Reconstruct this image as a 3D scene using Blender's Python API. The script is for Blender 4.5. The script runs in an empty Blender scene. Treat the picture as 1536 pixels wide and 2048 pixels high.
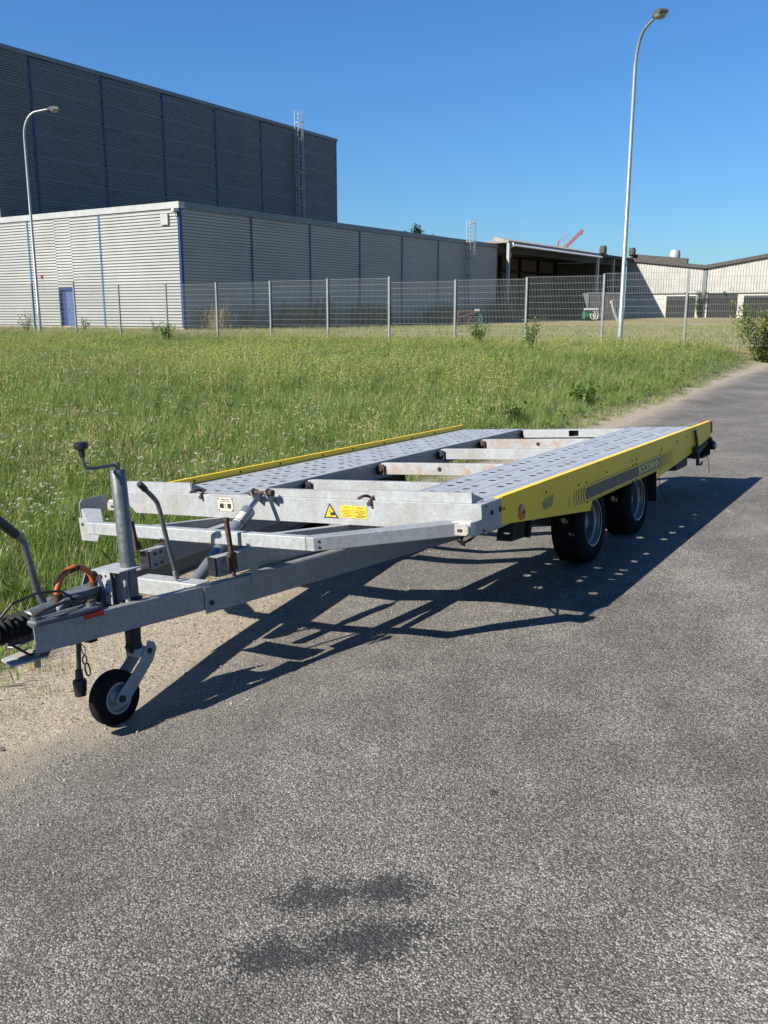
import bpy, bmesh, math, random
from math import sin, cos, tan, pi, radians, hypot, atan2, sqrt
from mathutils import Vector, Matrix, noise as mnoise
random.seed(7)
sc = bpy.context.scene
COL = sc.collection

# ------------------------------------------------------------------ camera
CAM_Z = 1.45
cam = bpy.data.cameras.new("camera"); camo = bpy.data.objects.new("camera", cam); COL.objects.link(camo)
cam.sensor_width = 36; cam.lens = 36 * 1800 / 2048; cam.clip_start = 0.05; cam.clip_end = 6000
camo.location = (0, 0, CAM_Z); camo.rotation_euler = (radians(90 - 12.6), 0, 0)
sc.camera = camo
# ------------------------------------------------------------------ sky, sun, exposure
SUN_AZ, SUN_EL = 241.0, 37.4          # compass-like azimuth from +Y towards +X
world = bpy.data.worlds.new("World"); sc.world = world; world.use_nodes = True
wn = world.node_tree.nodes; wl = world.node_tree.links
sky = wn.new("ShaderNodeTexSky"); sky.sky_type = 'NISHITA'; sky.sun_disc = False
sky.sun_elevation = radians(SUN_EL); sky.sun_rotation = radians(SUN_AZ)
sky.air_density = 1.4; sky.dust_density = 0.0; sky.ozone_density = 6.0; sky.altitude = 100
tint = wn.new("ShaderNodeMix"); tint.data_type = 'RGBA'; tint.blend_type = 'MULTIPLY'; tint.inputs[0].default_value = 1.0; tint.inputs[7].default_value = (0.46, 0.76, 1.13, 1)   # the deep clear blue of the day
wl.new(sky.outputs[0], tint.inputs[6]); wl.new(tint.outputs[2], wn["Background"].inputs[0]); wn["Background"].inputs[1].default_value = 0.05
sd = bpy.data.lights.new("sun", 'SUN'); sun = bpy.data.objects.new("sun", sd); COL.objects.link(sun)
sd.energy = 5.0; sd.angle = radians(0.53); sd.color = (1.0, 0.93, 0.82)
_a, _e = radians(SUN_AZ), radians(SUN_EL)
sv = Vector((sin(_a) * cos(_e), cos(_a) * cos(_e), sin(_e)))
sun.location = (-20, -10, 30); sun.rotation_euler = sv.to_track_quat('Z', 'Y').to_euler()
sc.view_settings.view_transform = 'Standard'; sc.view_settings.look = 'None'
sc.view_settings.exposure = 1.25; sc.view_settings.gamma = 1.0

# ------------------------------------------------------------------ helpers
class MB:
    """collects faces, builds one mesh object"""
    def __init__(s): s.v = []; s.f = []; s.m = []
    def add(s, vs, fs, mi=0):
        b = len(s.v); s.v += [tuple(x) for x in vs]
        s.f += [tuple(i + b for i in f) for f in fs]; s.m += [mi] * len(fs); return s
    def box(s, x0, x1, y0, y1, z0, z1, mi=0, M=None):
        vs = [(x, y, z) for z in (z0, z1) for y in (y0, y1) for x in (x0, x1)]
        if M is not None: vs = [M @ Vector(v) for v in vs]
        return s.add(vs, [(0, 2, 3, 1), (4, 5, 7, 6), (0, 1, 5, 4), (2, 6, 7, 3), (0, 4, 6, 2), (1, 3, 7, 5)], mi)
    def frame(s, p0, p1, up):
        d = (Vector(p1) - Vector(p0)).normalized(); u = Vector(up)
        a = d.cross(u)
        if a.length < 1e-4: a = d.cross(Vector((1, 0, 0)))
        a.normalize(); return d, a, a.cross(d).normalized()
    def bar(s, p0, p1, w, h, up=(0, 0, 1), mi=0):
        """rectangular bar, width w sideways, height h along up"""
        d, a, u = s.frame(p0, p1, up); p0 = Vector(p0); p1 = Vector(p1); vs = []
        for p in (p0, p1):
            for i, j in ((-1, -1), (1, -1), (1, 1), (-1, 1)): vs.append(p + a * (i * w / 2) + u * (j * h / 2))
        return s.add(vs, [(3, 2, 1, 0), (4, 5, 6, 7), (0, 1, 5, 4), (1, 2, 6, 5), (2, 3, 7, 6), (3, 0, 4, 7)], mi)
    def sweep(s, path, prof, up=(0, 0, 1), mi=0, closed=True, caps=True):
        """profile [(a,u)] swept along a path"""
        P = [Vector(p) for p in path]; n = len(prof); vs = []
        for i, p in enumerate(P):
            q0 = P[max(i - 1, 0)]; q1 = P[min(i + 1, len(P) - 1)]
            d, a, u = s.frame(q0, q1, up)
            for x, y in prof: vs.append(p + a * x + u * y)
        fs = []
        for i in range(len(P) - 1):
            for k in range(n if closed else n - 1):
                k2 = (k + 1) % n; fs.append((i * n + k, i * n + k2, (i + 1) * n + k2, (i + 1) * n + k))
        if caps and closed: fs += [tuple(range(n))[::-1], tuple((len(P) - 1) * n + k for k in range(n))]
        return s.add(vs, fs, mi)
    def tube(s, path, r, n=10, mi=0, caps=True):
        P = [Vector(p) for p in path]
        rr = r if isinstance(r, (list, tuple)) else [r] * len(P)
        vs = []; a = None
        for i, p in enumerate(P):
            d = (P[min(i + 1, len(P) - 1)] - P[max(i - 1, 0)]).normalized()
            if a is None:
                a = d.cross(Vector((0.13, 0.21, 0.97)))
                if a.length < 0.1: a = d.cross(Vector((1, 0, 0)))
            a = (a - d * a.dot(d)).normalized(); b = d.cross(a)
            for k in range(n): vs.append(p + (a * cos(2 * pi * k / n) + b * sin(2 * pi * k / n)) * rr[i])
        fs = [(i * n + k, i * n + (k + 1) % n, (i + 1) * n + (k + 1) % n, (i + 1) * n + k) for i in range(len(P) - 1) for k in range(n)]
        if caps: fs += [tuple(range(n))[::-1], tuple((len(P) - 1) * n + k for k in range(n))]
        return s.add(vs, fs, mi)
    def lathe(s, prof, c, axis, n=32, mi=0):
        """prof [(r, h)] revolved about axis through c"""
        c = Vector(c); d = Vector(axis).normalized(); a = d.cross(Vector((0.31, 0.2, 0.93))).normalized(); b = d.cross(a); m = len(prof); vs = []
        for k in range(n):
            e = a * cos(2 * pi * k / n) + b * sin(2 * pi * k / n)
            for r, h in prof: vs.append(c + e * r + d * h)
        fs = [(k * m + i, ((k + 1) % n) * m + i, ((k + 1) % n) * m + i + 1, k * m + i + 1) for k in range(n) for i in range(m - 1)]
        return s.add(vs, fs, mi)
    def prism(s, poly, o, ax, ay, depth, mi=0):
        """2-D polygon in plane (o, ax, ay) extruded by depth vector"""
        o = Vector(o); ax = Vector(ax); ay = Vector(ay); dv = Vector(depth); n = len(poly)
        v0 = [o + ax * x + ay * y for x, y in poly]; vs = v0 + [v + dv for v in v0]
        area = sum(poly[i][0] * poly[(i + 1) % n][1] - poly[(i + 1) % n][0] * poly[i][1] for i in range(n))
        flip = (ax.cross(ay).dot(dv) > 0) == (area > 0)
        fs = [tuple(range(n)), tuple(range(n, 2 * n))[::-1]] + [(i, n + i, n + (i + 1) % n, (i + 1) % n) for i in range(n)]
        if flip: fs = [f[::-1] for f in fs]
        return s.add(vs, fs, mi)
    def mesh(s, name, mats, smooth=False):
        me = bpy.data.meshes.new(name); me.from_pydata(s.v, [], s.f); me.update()
        for m in (mats if isinstance(mats, (list, tuple)) else [mats]): me.materials.append(m)
        me.polygons.foreach_set("material_index", s.m)
        if smooth:
            me.polygons.foreach_set("use_smooth", [True] * len(me.polygons))
            if smooth != 'all': me.set_sharp_from_angle(angle=radians(38))
        me.update(); return me
    def build(s, name, mats, parent=None, smooth=False, bevel=0.0):
        o = bpy.data.objects.new(name, s.mesh(name, mats, smooth)); COL.objects.link(o)
        if parent is not None: o.parent = parent
        if bevel:
            b = o.modifiers.new("bevel", 'BEVEL'); b.width = bevel; b.segments = 1; b.limit_method = 'ANGLE'; b.angle_limit = radians(50)
        return o
def tag(o, label=None, cat=None, group=None, kind=None):
    if label: o["label"] = label
    if cat: o["category"] = cat
    if group: o["group"] = group
    if kind: o["kind"] = kind
    return o
def empty(name, M, label=None, cat=None, group=None):
    o = bpy.data.objects.new(name, None); COL.objects.link(o); o.empty_display_size = 0.3
    o.matrix_world = M if isinstance(M, Matrix) else Matrix.Translation(M)
    return tag(o, label, cat, group)
def smooth01(a, b, x):
    t = min(1.0, max(0.0, (x - a) / (b - a))); return t * t * (3 - 2 * t)

# ------------------------------------------------------------------ materials
ALB = 0.59          # common reflectance scale of all painted and natural surfaces
class NT:
    def __init__(s, name):
        s.mat = bpy.data.materials.new(name); s.mat.use_nodes = True; s.t = s.mat.node_tree; s.b = s.t.nodes["Principled BSDF"]; s.out = s.t.nodes["Material Output"]
    def n(s, typ, **kw):
        x = s.t.nodes.new("ShaderNode" + typ)
        for k, v in kw.items():
            if k in x.inputs: x.inputs[k].default_value = v
            else: setattr(x, k, v)
        return x
    def l(s, a, b): s.t.links.new(a, b)
    def pos(s, obj=False):
        if obj: return s.n("TexCoord").outputs["Object"]
        return s.n("NewGeometry").outputs["Position"]
    def noise(s, vec, scale, detail=3, rough=0.55, w=None):
        x = s.n("TexNoise"); x.inputs["Scale"].default_value = scale; x.inputs["Detail"].default_value = detail; x.inputs["Roughness"].default_value = rough
        if vec is not None: s.l(vec, x.inputs["Vector"])
        return x.outputs["Fac"]
    def ramp(s, fac, stops, interp='LINEAR'):
        r = s.n("ValToRGB"); r.color_ramp.interpolation = interp; e = r.color_ramp.elements
        while len(e) < len(stops): e.new(0.5)
        for i, (p, c) in enumerate(stops):
            e[i].position = p; e[i].color = (c, c, c, 1) if isinstance(c, (int, float)) else (*c, 1)
        s.l(fac, r.inputs[0]); return r.outputs[0]
    def mix(s, fac, a, b, typ='MIX'):
        m = s.n("Mix", data_type='RGBA', blend_type=typ)
        for sock, v in ((m.inputs[0], fac), (m.inputs[6], a), (m.inputs[7], b)):
            if isinstance(v, (int, float)): sock.default_value = v if sock == m.inputs[0] else (v, v, v, 1)
            elif isinstance(v, tuple): sock.default_value = (*v, 1)
            else: s.l(v, sock)
        return m.outputs[2]
    def math(s, op, a, b=0.0, c=None):
        m = s.n("Math", operation=op)
        for i, v in enumerate((a, b, c)):
            if v is None: continue
            if isinstance(v, (int, float)): m.inputs[i].default_value = v
            else: s.l(v, m.inputs[i])
        return m.outputs[0]
    def col(s, c):
        if isinstance(c, tuple): s.b.inputs["Base Color"].default_value = (*[x * ALB for x in c], 1)
        else: s.l(s.mix(1.0, c, (ALB, ALB, ALB), 'MULTIPLY'), s.b.inputs["Base Color"])
    def set(s, **k):
        for a, v in k.items():
            sock = s.b.inputs[a.replace("_", " ")]
            if isinstance(v, (int, float)): sock.default_value = v
            else: s.l(v, sock)
        return s
    def bump(s, h, strength, dist):
        b = s.n("Bump", Strength=strength, Distance=dist); s.l(h, b.inputs["Height"]); s.l(b.outputs[0], s.b.inputs["Normal"])
def simple(name, c, rough=0.5, metal=0.0, var=0.15, scale=20, bump=0.0, obj=False):
    m = NT(name); p = m.pos(obj)
    if var:
        f = m.noise(p, scale, 4); lo = tuple(x * (1 - var) for x in c); hi = tuple(min(1, x * (1 + var)) for x in c)
        m.col(m.ramp(f, [(0.3, lo), (0.7, hi)]))
        if bump: m.bump(f, bump, 0.002)
    else: m.col(c)
    return m.set(Roughness=rough, Metallic=metal).mat

def galv(name, base=0.5, rust=0.0, dirt=0.25, metal=0.45, rough=0.5):
    m = NT(name); p = m.pos(True)
    v = m.n("TexVoronoi", Scale=70.0); m.l(p, v.inputs["Vector"])
    sp = m.ramp(v.outputs["Color"], [(0.0, base * 0.86), (1.0, base * 1.12)])
    big = m.noise(p, 5, 5); fine = m.noise(p, 45, 3)
    c = m.mix(m.ramp(big, [(0.42, 0.0), (0.72, dirt)]), m.mix(1.0, sp, (0.94, 1.0, 1.04), 'MULTIPLY'), (base * 0.62, base * 0.56, base * 0.46))
    c = m.mix(m.ramp(fine, [(0.55, 0.0), (0.8, 0.25)]), c, (base * 1.25, base * 1.25, base * 1.2))
    # runs of pale oxide down the faces
    mp = m.n("Mapping"); mp.inputs["Scale"].default_value = (30, 30, 3); m.l(p, mp.inputs["Vector"])
    c = m.mix(m.ramp(m.noise(mp.outputs[0], 1.0, 4), [(0.52, 0.0), (0.72, 0.3)]), c, (base * 1.3, base * 1.3, base * 1.24))
    met = metal
    if rust:
        rf = m.ramp(m.noise(p, 9, 6, 0.7), [(0.62 - rust * 0.3, 0.0), (0.8 - rust * 0.2, 1.0)])
        c = m.mix(rf, c, m.mix(m.noise(p, 60), (0.34, 0.17, 0.08), (0.46, 0.30, 0.19)))
        met = m.math('MULTIPLY', m.math('SUBTRACT', 1.0, rf), metal)
    m.col(c); m.set(Metallic=met, Roughness=m.ramp(fine, [(0.3, rough - 0.1), (0.7, rough + 0.15)]))
    m.bump(fine, 0.12, 0.002); return m.mat
M_GALV = galv("galvanised_steel"); M_GALV_LT = galv("galvanised_bright", 0.52, 0, 0.3, 0.3, 0.55)
M_GALV_RUST = galv("galvanised_rusty", 0.5, 0.52, 0.5, 0.25, 0.65); M_GALV_DIRTY = galv("galvanised_stained", 0.47, 0.0, 0.6, 0.2, 0.65)
M_DECK = galv("galvanised_deck", 0.74, 0, 0.3, 0.5, 0.45)
M_ZINC = galv("zinc_tube", 0.22, 0, 0.2, 0.6, 0.4)
M_RAIL = galv("galvanised_drawbar", 0.40, 0, 0.25, 0.45, 0.45)
M_RUST = simple("rusty_iron", (0.085, 0.042, 0.026), 0.85, 0.0, 0.5, 60, 0.5, True)
M_RUBBER = simple("tyre_rubber", (0.012, 0.012, 0.013), 0.85, 0, 0.3, 30, 0.2, True)
M_RUBBER.node_tree.nodes['Principled BSDF'].inputs['Specular IOR Level'].default_value = 0.12
M_BLACK = simple("black_plastic", (0.015, 0.015, 0.017), 0.42, 0, 0.2, 40, 0, True)
M_BELLOWS = simple("bellows_rubber", (0.008, 0.008, 0.009), 0.7, 0, 0.2, 40, 0, True)
M_BELLOWS.node_tree.nodes["Principled BSDF"].inputs["Specular IOR Level"].default_value = 0.2
M_DARK = simple("dark_steel", (0.03, 0.033, 0.037), 0.6, 0.3, 0.4, 25, 0.1, True)
M_YEL_IN = None
def yellow():
    m = NT("yellow_paint"); p = m.pos(True)
    f = m.noise(p, 3, 5); g = m.noise(p, 60, 3)
    c = m.ramp(f, [(0.3, (1.15, 0.74, 0.006)), (0.7, (1.3, 0.85, 0.010))])
    c = m.mix(m.ramp(g, [(0.66, 0.0), (0.76, 0.5)]), c, (0.35, 0.29, 0.06))
    mp = m.n("Mapping"); mp.inputs["Scale"].default_value = (0.8, 1, 90); m.l(p, mp.inputs["Vector"])
    c = m.mix(m.ramp(m.noise(mp.outputs[0], 3.0, 3), [(0.7, 0.0), (0.74, 0.35)]), c, (0.4, 0.35, 0.12))
    m.col(c); m.set(Roughness=0.38); m.bump(f, 0.05, 0.01); return m.mat
M_YELLOW = yellow()
M_DECAL = simple("grey_decal", (0.06, 0.063, 0.07), 0.45, 0, 0.12, 15, 0, True)
M_DECAL_L = simple("decal_line", (0.10, 0.10, 0.09), 0.5, 0, 0.1, 15, 0, True)
M_DECAL_Y = simple("decal_yellow", (1.35, 1.1, 0.25), 0.45, 0, 0.12, 30, 0, True)
M_GHOST = simple("decal_ghost", (0.36, 0.32, 0.07), 0.55, 0, 0.25, 60, 0, True)
M_ORANGE = simple("orange_plastic", (0.62, 0.13, 0.03), 0.5, 0, 0.35, 18, 0.2, True)
M_AMBER = simple("amber_reflector", (0.55, 0.2, 0.01), 0.25, 0, 0.3, 120, 0.3, True)
M_RED = simple("red_tape", (0.62, 0.02, 0.02), 0.4, 0, 0.1, 30, 0, True)
M_REDLENS = simple("red_lens", (0.3, 0.01, 0.01), 0.2, 0, 0.2, 60, 0, True)
M_WHITE = simple("white_plastic", (0.66, 0.65, 0.6), 0.35, 0, 0.08, 40, 0, True)
M_LENS = simple("clear_lens", (0.5, 0.47, 0.44), 0.15, 0.1, 0.2, 90, 0.3, True)
M_GREYPAINT = simple("grey_cast_paint", (0.13, 0.155, 0.175), 0.5, 0.25, 0.2, 30, 0.15, True)
M_CHROME = simple("piston_rod", (0.6, 0.6, 0.6), 0.15, 0.95, 0.05, 10, 0, True)
M_CYL = simple("cylinder_paint", (0.33, 0.36, 0.38), 0.3, 0.55, 0.15, 14, 0.05, True)
M_STICKER_Y = simple("yellow_sticker", (0.78, 0.58, 0.03), 0.45, 0, 0.08, 60, 0, True)
M_STICKER_W = simple("cream_sticker", (0.68, 0.65, 0.52), 0.5, 0, 0.12, 60, 0, True)
M_PRINT = simple("black_print", (0.02, 0.02, 0.02), 0.5, 0, 0.1, 40, 0, True)
M_LABEL = simple("dark_label", (0.02, 0.022, 0.026), 0.3, 0.2, 0.1, 60, 0, True)
M_PRINT_W = simple("pale_print", (0.5, 0.5, 0.5), 0.4, 0, 0.1, 60, 0, True)

# ------------------------------------------------------------------ terrain
RA = radians(30); RSX, RSY = sin(RA), cos(RA)          # road direction; left of it = (-RSY, RSX)
OX, OY = 1.424, 5.471
def aq(x, y):
    dx, dy = x - OX, y - OY; return dx * RSX + dy * RSY, -dx * RSY + dy * RSX
def xy(a, q): return OX + a * RSX - q * RSY, OY + a * RSY + q * RSX
def lerp_tab(tab, x):
    if x <= tab[0][0]: return tab[0][1]
    for (x0, y0), (x1, y1) in zip(tab, tab[1:]):
        if x <= x1: return y0 + (y1 - y0) * (x - x0) / (x1 - x0)
    return tab[-1][1]
ASPH = [(-30, 1.7), (-8, 1.75), (-4.5, 1.55), (-3.5, 1.36), (-3.0, 1.22), (-2.4, 1.32), (-1.5, 1.55), (0, 1.85), (2, 2.05), (3.7, 2.1), (6.5, 2.1), (7.5, 2.04), (9.5, 2.1), (14, 2.2), (22, 2.0), (40, 2.2), (400, 2.2)]
GRASS = [(-30, 2.6), (-8, 2.2), (-3.0, 1.95), (-2.3, 2.35), (0.7, 2.42), (2, 2.45), (4.5, 2.5), (6.7, 2.35), (7.6, 2.55), (8.8, 2.5), (11, 2.35), (16, 2.35), (26, 2.5), (400, 2.5)]
def asph_edge(a): return lerp_tab(ASPH, a) + 0.05 * mnoise.noise(Vector((a * 1.3, 3.1, 0))) + 0.03 * mnoise.noise(Vector((a * 5, 7.7, 0)))
def grass_edge(a): return lerp_tab(GRASS, a) + 0.12 * mnoise.noise(Vector((a * 0.9, 9.1, 0))) + 0.08 * mnoise.noise(Vector((a * 3.1, 1.3, 0)))
def gz(x, y):
    a, q = aq(x, y)
    qq = min(max(q, -4.0), 1.15)
    z = -tan(radians(3.3)) * qq - 0.18 * (min(max(q, 0.3), 0.85) - 0.3)
    wd = max(2.6, 10 - 0.38 * max(a, 0))
    z += 0.40 * smooth01(1.9, 1.9 + wd, q) + 0.10 * smooth01(8, 26, a) + 0.10 * smooth01(30, 52, y)
    z += 0.25 * smooth01(60, 110, y)
    if q > 2.5: z += 0.05 * mnoise.noise(Vector((x * 0.4, y * 0.4, 0))) * smooth01(2.5, 4, q) * (1 - smooth01(45, 50, y))
    return z

def m_ground():
    m = NT("ground_soil_and_turf"); p = m.pos()
    at = m.n("Attribute", attribute_name="edge"); e = at.outputs["Fac"]         # metres left of the grass edge
    mw = m.n("Attribute", attribute_name="mown").outputs["Fac"]
    n1 = m.noise(p, 2.2, 5); n2 = m.noise(p, 30, 4); n3 = m.noise(p, 220, 3); n4 = m.noise(p, 0.5, 4)
    sand = m.mix(n2, (0.38, 0.32, 0.23), (0.56, 0.485, 0.365))
    sand = m.mix(m.ramp(n3, [(0.35, 0.75), (0.5, 0.0)]), sand, (0.11, 0.09, 0.07))
    vo = m.n("TexVoronoi", Scale=60.0); m.l(p, vo.inputs["Vector"])
    sand = m.mix(m.ramp(vo.outputs["Distance"], [(0.12, 0.7), (0.3, 0.0)]), sand, m.mix(vo.outputs["Color"], (0.2, 0.18, 0.15), (0.85, 0.8, 0.7)))
    v3 = m.n("TexVoronoi", Scale=150.0); m.l(p, v3.inputs["Vector"]); b3 = m.n("RGBToBW"); m.l(v3.outputs["Color"], b3.inputs[0])
    sand = m.mix(1.0, sand, m.ramp(b3.outputs[0], [(0.2, 0.62), (0.8, 1.3)]), 'MULTIPLY')
    sand = m.mix(m.ramp(m.noise(p, 12, 5), [(0.55, 0.0), (0.7, 0.5)]), sand, (0.2, 0.16, 0.11))
    turf = m.mix(n2, (0.05, 0.075, 0.02), (0.14, 0.15, 0.05))
    turf = m.mix(m.ramp(n1, [(0.45, 0.0), (0.65, 0.6)]), turf, (0.20, 0.16, 0.075))
    mp = m.n("Mapping"); mp.inputs["Rotation"].default_value = (0, 0, radians(27)); mp.inputs["Scale"].default_value = (0.25, 2.2, 1); m.l(p, mp.inputs["Vector"])
    n5 = m.noise(mp.outputs[0], 1.0, 5)
    hay = m.mix(m.ramp(n5, [(0.35, 0.0), (0.62, 1.0)]), (0.15, 0.155, 0.045), (0.42, 0.33, 0.15))
    hay = m.mix(m.ramp(n2, [(0.4, 0.0), (0.8, 0.5)]), hay, (0.16, 0.15, 0.05))
    k = m.math('ADD', e, m.math('MULTIPLY', m.math('SUBTRACT', n1, 0.5), 0.9))
    c = m.mix(m.ramp(m.math('MULTIPLY_ADD', k, 0.5, 0.5), [(0.42, 0.0), (0.6, 1.0)]), sand, turf)
    c = m.mix(mw, c, hay)
    m.col(c); m.set(Roughness=0.95)
    m.bump(m.math('ADD', m.math('MULTIPLY', n3, 0.5), n2), 0.7, 0.012); return m.mat
def grid_axis(lo, hi, c0, c1, fine, grow=1.25):
    v = [c0]; 
    while v[-1] < c1: v.append(v[-1] + fine)
    st = fine
    while v[-1] < hi: st *= grow; v.append(v[-1] + st)
    st = fine; u = []; x = c0
    while x > lo: st *= grow; x -= st; u.append(x)
    return u[::-1] + v
def make_ground():
    # grid in road coordinates so that the road edge runs along the mesh
    A = grid_axis(-500, 2600, -9, 34, 0.45); Q = grid_axis(-900, 1600, -0.2, 7.0, 0.2, 1.12)
    vs = []; ed = []; mo = []; fs = []
    for a in A:
        ge = grass_edge(a)
        for q in Q:
            x, y = xy(a, q); z = gz(x, y)
            d = asph_edge(a) - q
            z -= 0.06 * smooth01(0.1, 0.5, d)
            vs.append((x, y, z)); ed.append(q - ge)
            # distance beyond the fence line
            fx, fy = x - 9.12, y - 27.87; nrm = fx * 0.4617 + fy * 0.887
            mo.append(smooth01(-0.3, 1.2, nrm) * (0.0 if q < ge else 1.0))
    nq = len(Q)
    for i in range(len(A) - 1):
        for j in range(nq - 1): fs.append((i * nq + j, (i + 1) * nq + j, (i + 1) * nq + j + 1, i * nq + j + 1))
    b = MB().add(vs, [f[::-1] if False else f for f in fs]); o = b.build("ground", m_ground(), smooth='all')
    me = o.data
    if me.polygons[0].normal.z < 0: me.flip_normals()
    at = me.attributes.new("edge", 'FLOAT', 'POINT'); at.data.foreach_set("value", [max(-8, min(8, e)) for e in ed])
    at = me.attributes.new("mown", 'FLOAT', 'POINT'); at.data.foreach_set("value", mo)
    tag(o, kind="structure")
make_ground()

def m_asphalt():
    m = NT("worn_asphalt"); p = m.pos()
    e = m.n("Attribute", attribute_name="edge").outputs["Fac"]                 # metres right of the asphalt edge
    v = m.n("TexVoronoi", Scale=185.0); m.l(p, v.inputs["Vector"])             # chippings
    v2 = m.n("TexVoronoi", Scale=310.0); m.l(p, v2.inputs["Vector"])
    bw = m.n("RGBToBW"); m.l(v.outputs["Color"], bw.inputs[0])
    bw2 = m.n("RGBToBW"); m.l(v2.outputs["Color"], bw2.inputs[0])
    stone = m.ramp(bw.outputs[0], [(0.2, (0.04, 0.038, 0.034)), (0.43, (0.13, 0.123, 0.108)), (0.6, (0.26, 0.246, 0.215)), (0.82, (0.66, 0.62, 0.53))])
    stone2 = m.ramp(bw2.outputs[0], [(0.25, (0.045, 0.043, 0.039)), (0.52, (0.19, 0.18, 0.16)), (0.8, (0.60, 0.565, 0.49))])
    c = m.mix(0.45, stone, stone2)
    gap = m.ramp(v.outputs["Distance"], [(0.35, 0.0), (0.8, 0.6)])
    c = m.mix(gap, c, (0.05, 0.05, 0.052))
    big = m.noise(p, 0.7, 5); mid = m.noise(p, 4.5, 5)
    c = m.mix(1.0, c, m.ramp(big, [(0.3, 0.7), (0.7, 1.22)]), 'MULTIPLY')
    c = m.mix(1.0, c, m.ramp(mid, [(0.3, 0.8), (0.7, 1.18)]), 'MULTIPLY')
    # long worn wheel tracks along the road
    mp = m.n("Mapping"); mp.inputs["Rotation"].default_value = (0, 0, RA); mp.inputs["Scale"].default_value = (1.6, 0.05, 1); m.l(p, mp.inputs["Vector"])
    c = m.mix(1.0, c, m.ramp(m.noise(mp.outputs[0], 1.0, 4), [(0.35, 0.84), (0.65, 1.14)]), 'MULTIPLY')
    # two spots where the binder has come up black
    nz = m.n("TexNoise", Scale=15.0, Detail=6.0, Roughness=0.65); m.l(p, nz.inputs["Vector"])
    tot = None
    for (cx, cy, rx, ry, rot) in ((-0.17, 1.99, 0.09, 0.055, 0.15), (0.0, 2.0, 0.09, 0.05, 0.15), (-0.24, 1.77, 0.09, 0.055, 0.1), (-0.03, 1.80, 0.17, 0.06, 0.1), (0.33, 2.46, 0.014, 0.02, 0)):
        mp = m.n("Mapping", vector_type='TEXTURE'); mp.inputs["Location"].default_value = (cx, cy, 0); mp.inputs["Rotation"].default_value = (0, 0, rot); mp.inputs["Scale"].default_value = (rx, ry, 50)
        m.l(p, mp.inputs["Vector"])
        ln = m.n("VectorMath", operation='LENGTH'); m.l(mp.outputs[0], ln.inputs[0])
        d = m.math('ADD', ln.outputs["Value"], m.math('MULTIPLY', m.math('SUBTRACT', nz.outputs["Fac"], 0.5), 3.6))
        d = m.math('ADD', d, m.math('MULTIPLY', m.math('SUBTRACT', bw.outputs[0], 0.5), 0.8))
        f = m.ramp(m.math('MULTIPLY', d, 0.5), [(0.34, 1.0), (0.55, 0.4), (0.85, 0.0)])
        tot = f if tot is None else m.math('MAXIMUM', tot, f)
    gr = m.ramp(m.math('ADD', m.math('MULTIPLY', bw.outputs[0], 0.6), m.math('MULTIPLY', m.noise(p, 55, 3), 0.7)), [(0.5, 1.0), (0.9, 0.75)])
    c = m.mix(m.math('MULTIPLY', tot, gr), c, m.mix(bw2.outputs[0], (0.012, 0.012, 0.014), (0.06, 0.06, 0.064)))
    # sand strewn in from the verge
    k = m.math('ADD', e, m.math('MULTIPLY', m.math('SUBTRACT', mid, 0.5), 1.1))
    k = m.math('ADD', k, m.math('MULTIPLY', m.math('SUBTRACT', bw2.outputs[0], 0.45), 0.5))
    sand = m.mix(m.noise(p, 35, 4), (0.36, 0.305, 0.22), (0.53, 0.46, 0.345))
    sand = m.mix(m.ramp(m.noise(p, 240, 2), [(0.3, 0.8), (0.5, 0.0)]), sand, (0.13, 0.11, 0.09))
    c = m.mix(m.ramp(k, [(0.0, 0.95), (0.05, 0.8), (0.42, 0.0)]), c, sand)
    m.col(c); m.set(Roughness=0.82); m.b.inputs["Specular IOR Level"].default_value = 0.35
    h = m.math('ADD', m.math('MULTIPLY', v.outputs["Distance"], -1.0), m.math('MULTIPLY', bw.outputs[0], 0.6))
    m.bump(h, 0.8, 0.004); return m.mat
def make_road():
    A = grid_axis(-60, 700, -8, 34, 0.25, 1.15); vs = []; ed = []; fs = []
    F = [0, 0.08, 0.2, 0.35, 0.5, 0.75, 1.0, 1.4, 1.9, 2.5, 3.2, 4.0, 4.8, 5.6, 6.4, 7.2]
    for a in A:
        e = asph_edge(a)
        for d in F:
            x, y = xy(a, e - d); vs.append((x, y, gz(x, y) + (0.004 if d > 0 else -0.012))); ed.append(d)
    n = len(F)
    for i in range(len(A) - 1):
        for j in range(n - 1): fs.append((i * n + j, i * n + j + 1, (i + 1) * n + j + 1, (i + 1) * n + j))
    o = MB().add(vs, fs).build("road", m_asphalt(), smooth='all'); me = o.data
    if me.polygons[5].normal.z < 0: me.flip_normals()
    me.attributes.new("edge", 'FLOAT', 'POINT').data.foreach_set("value", ed); tag(o, kind="structure")
make_road()
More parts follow.
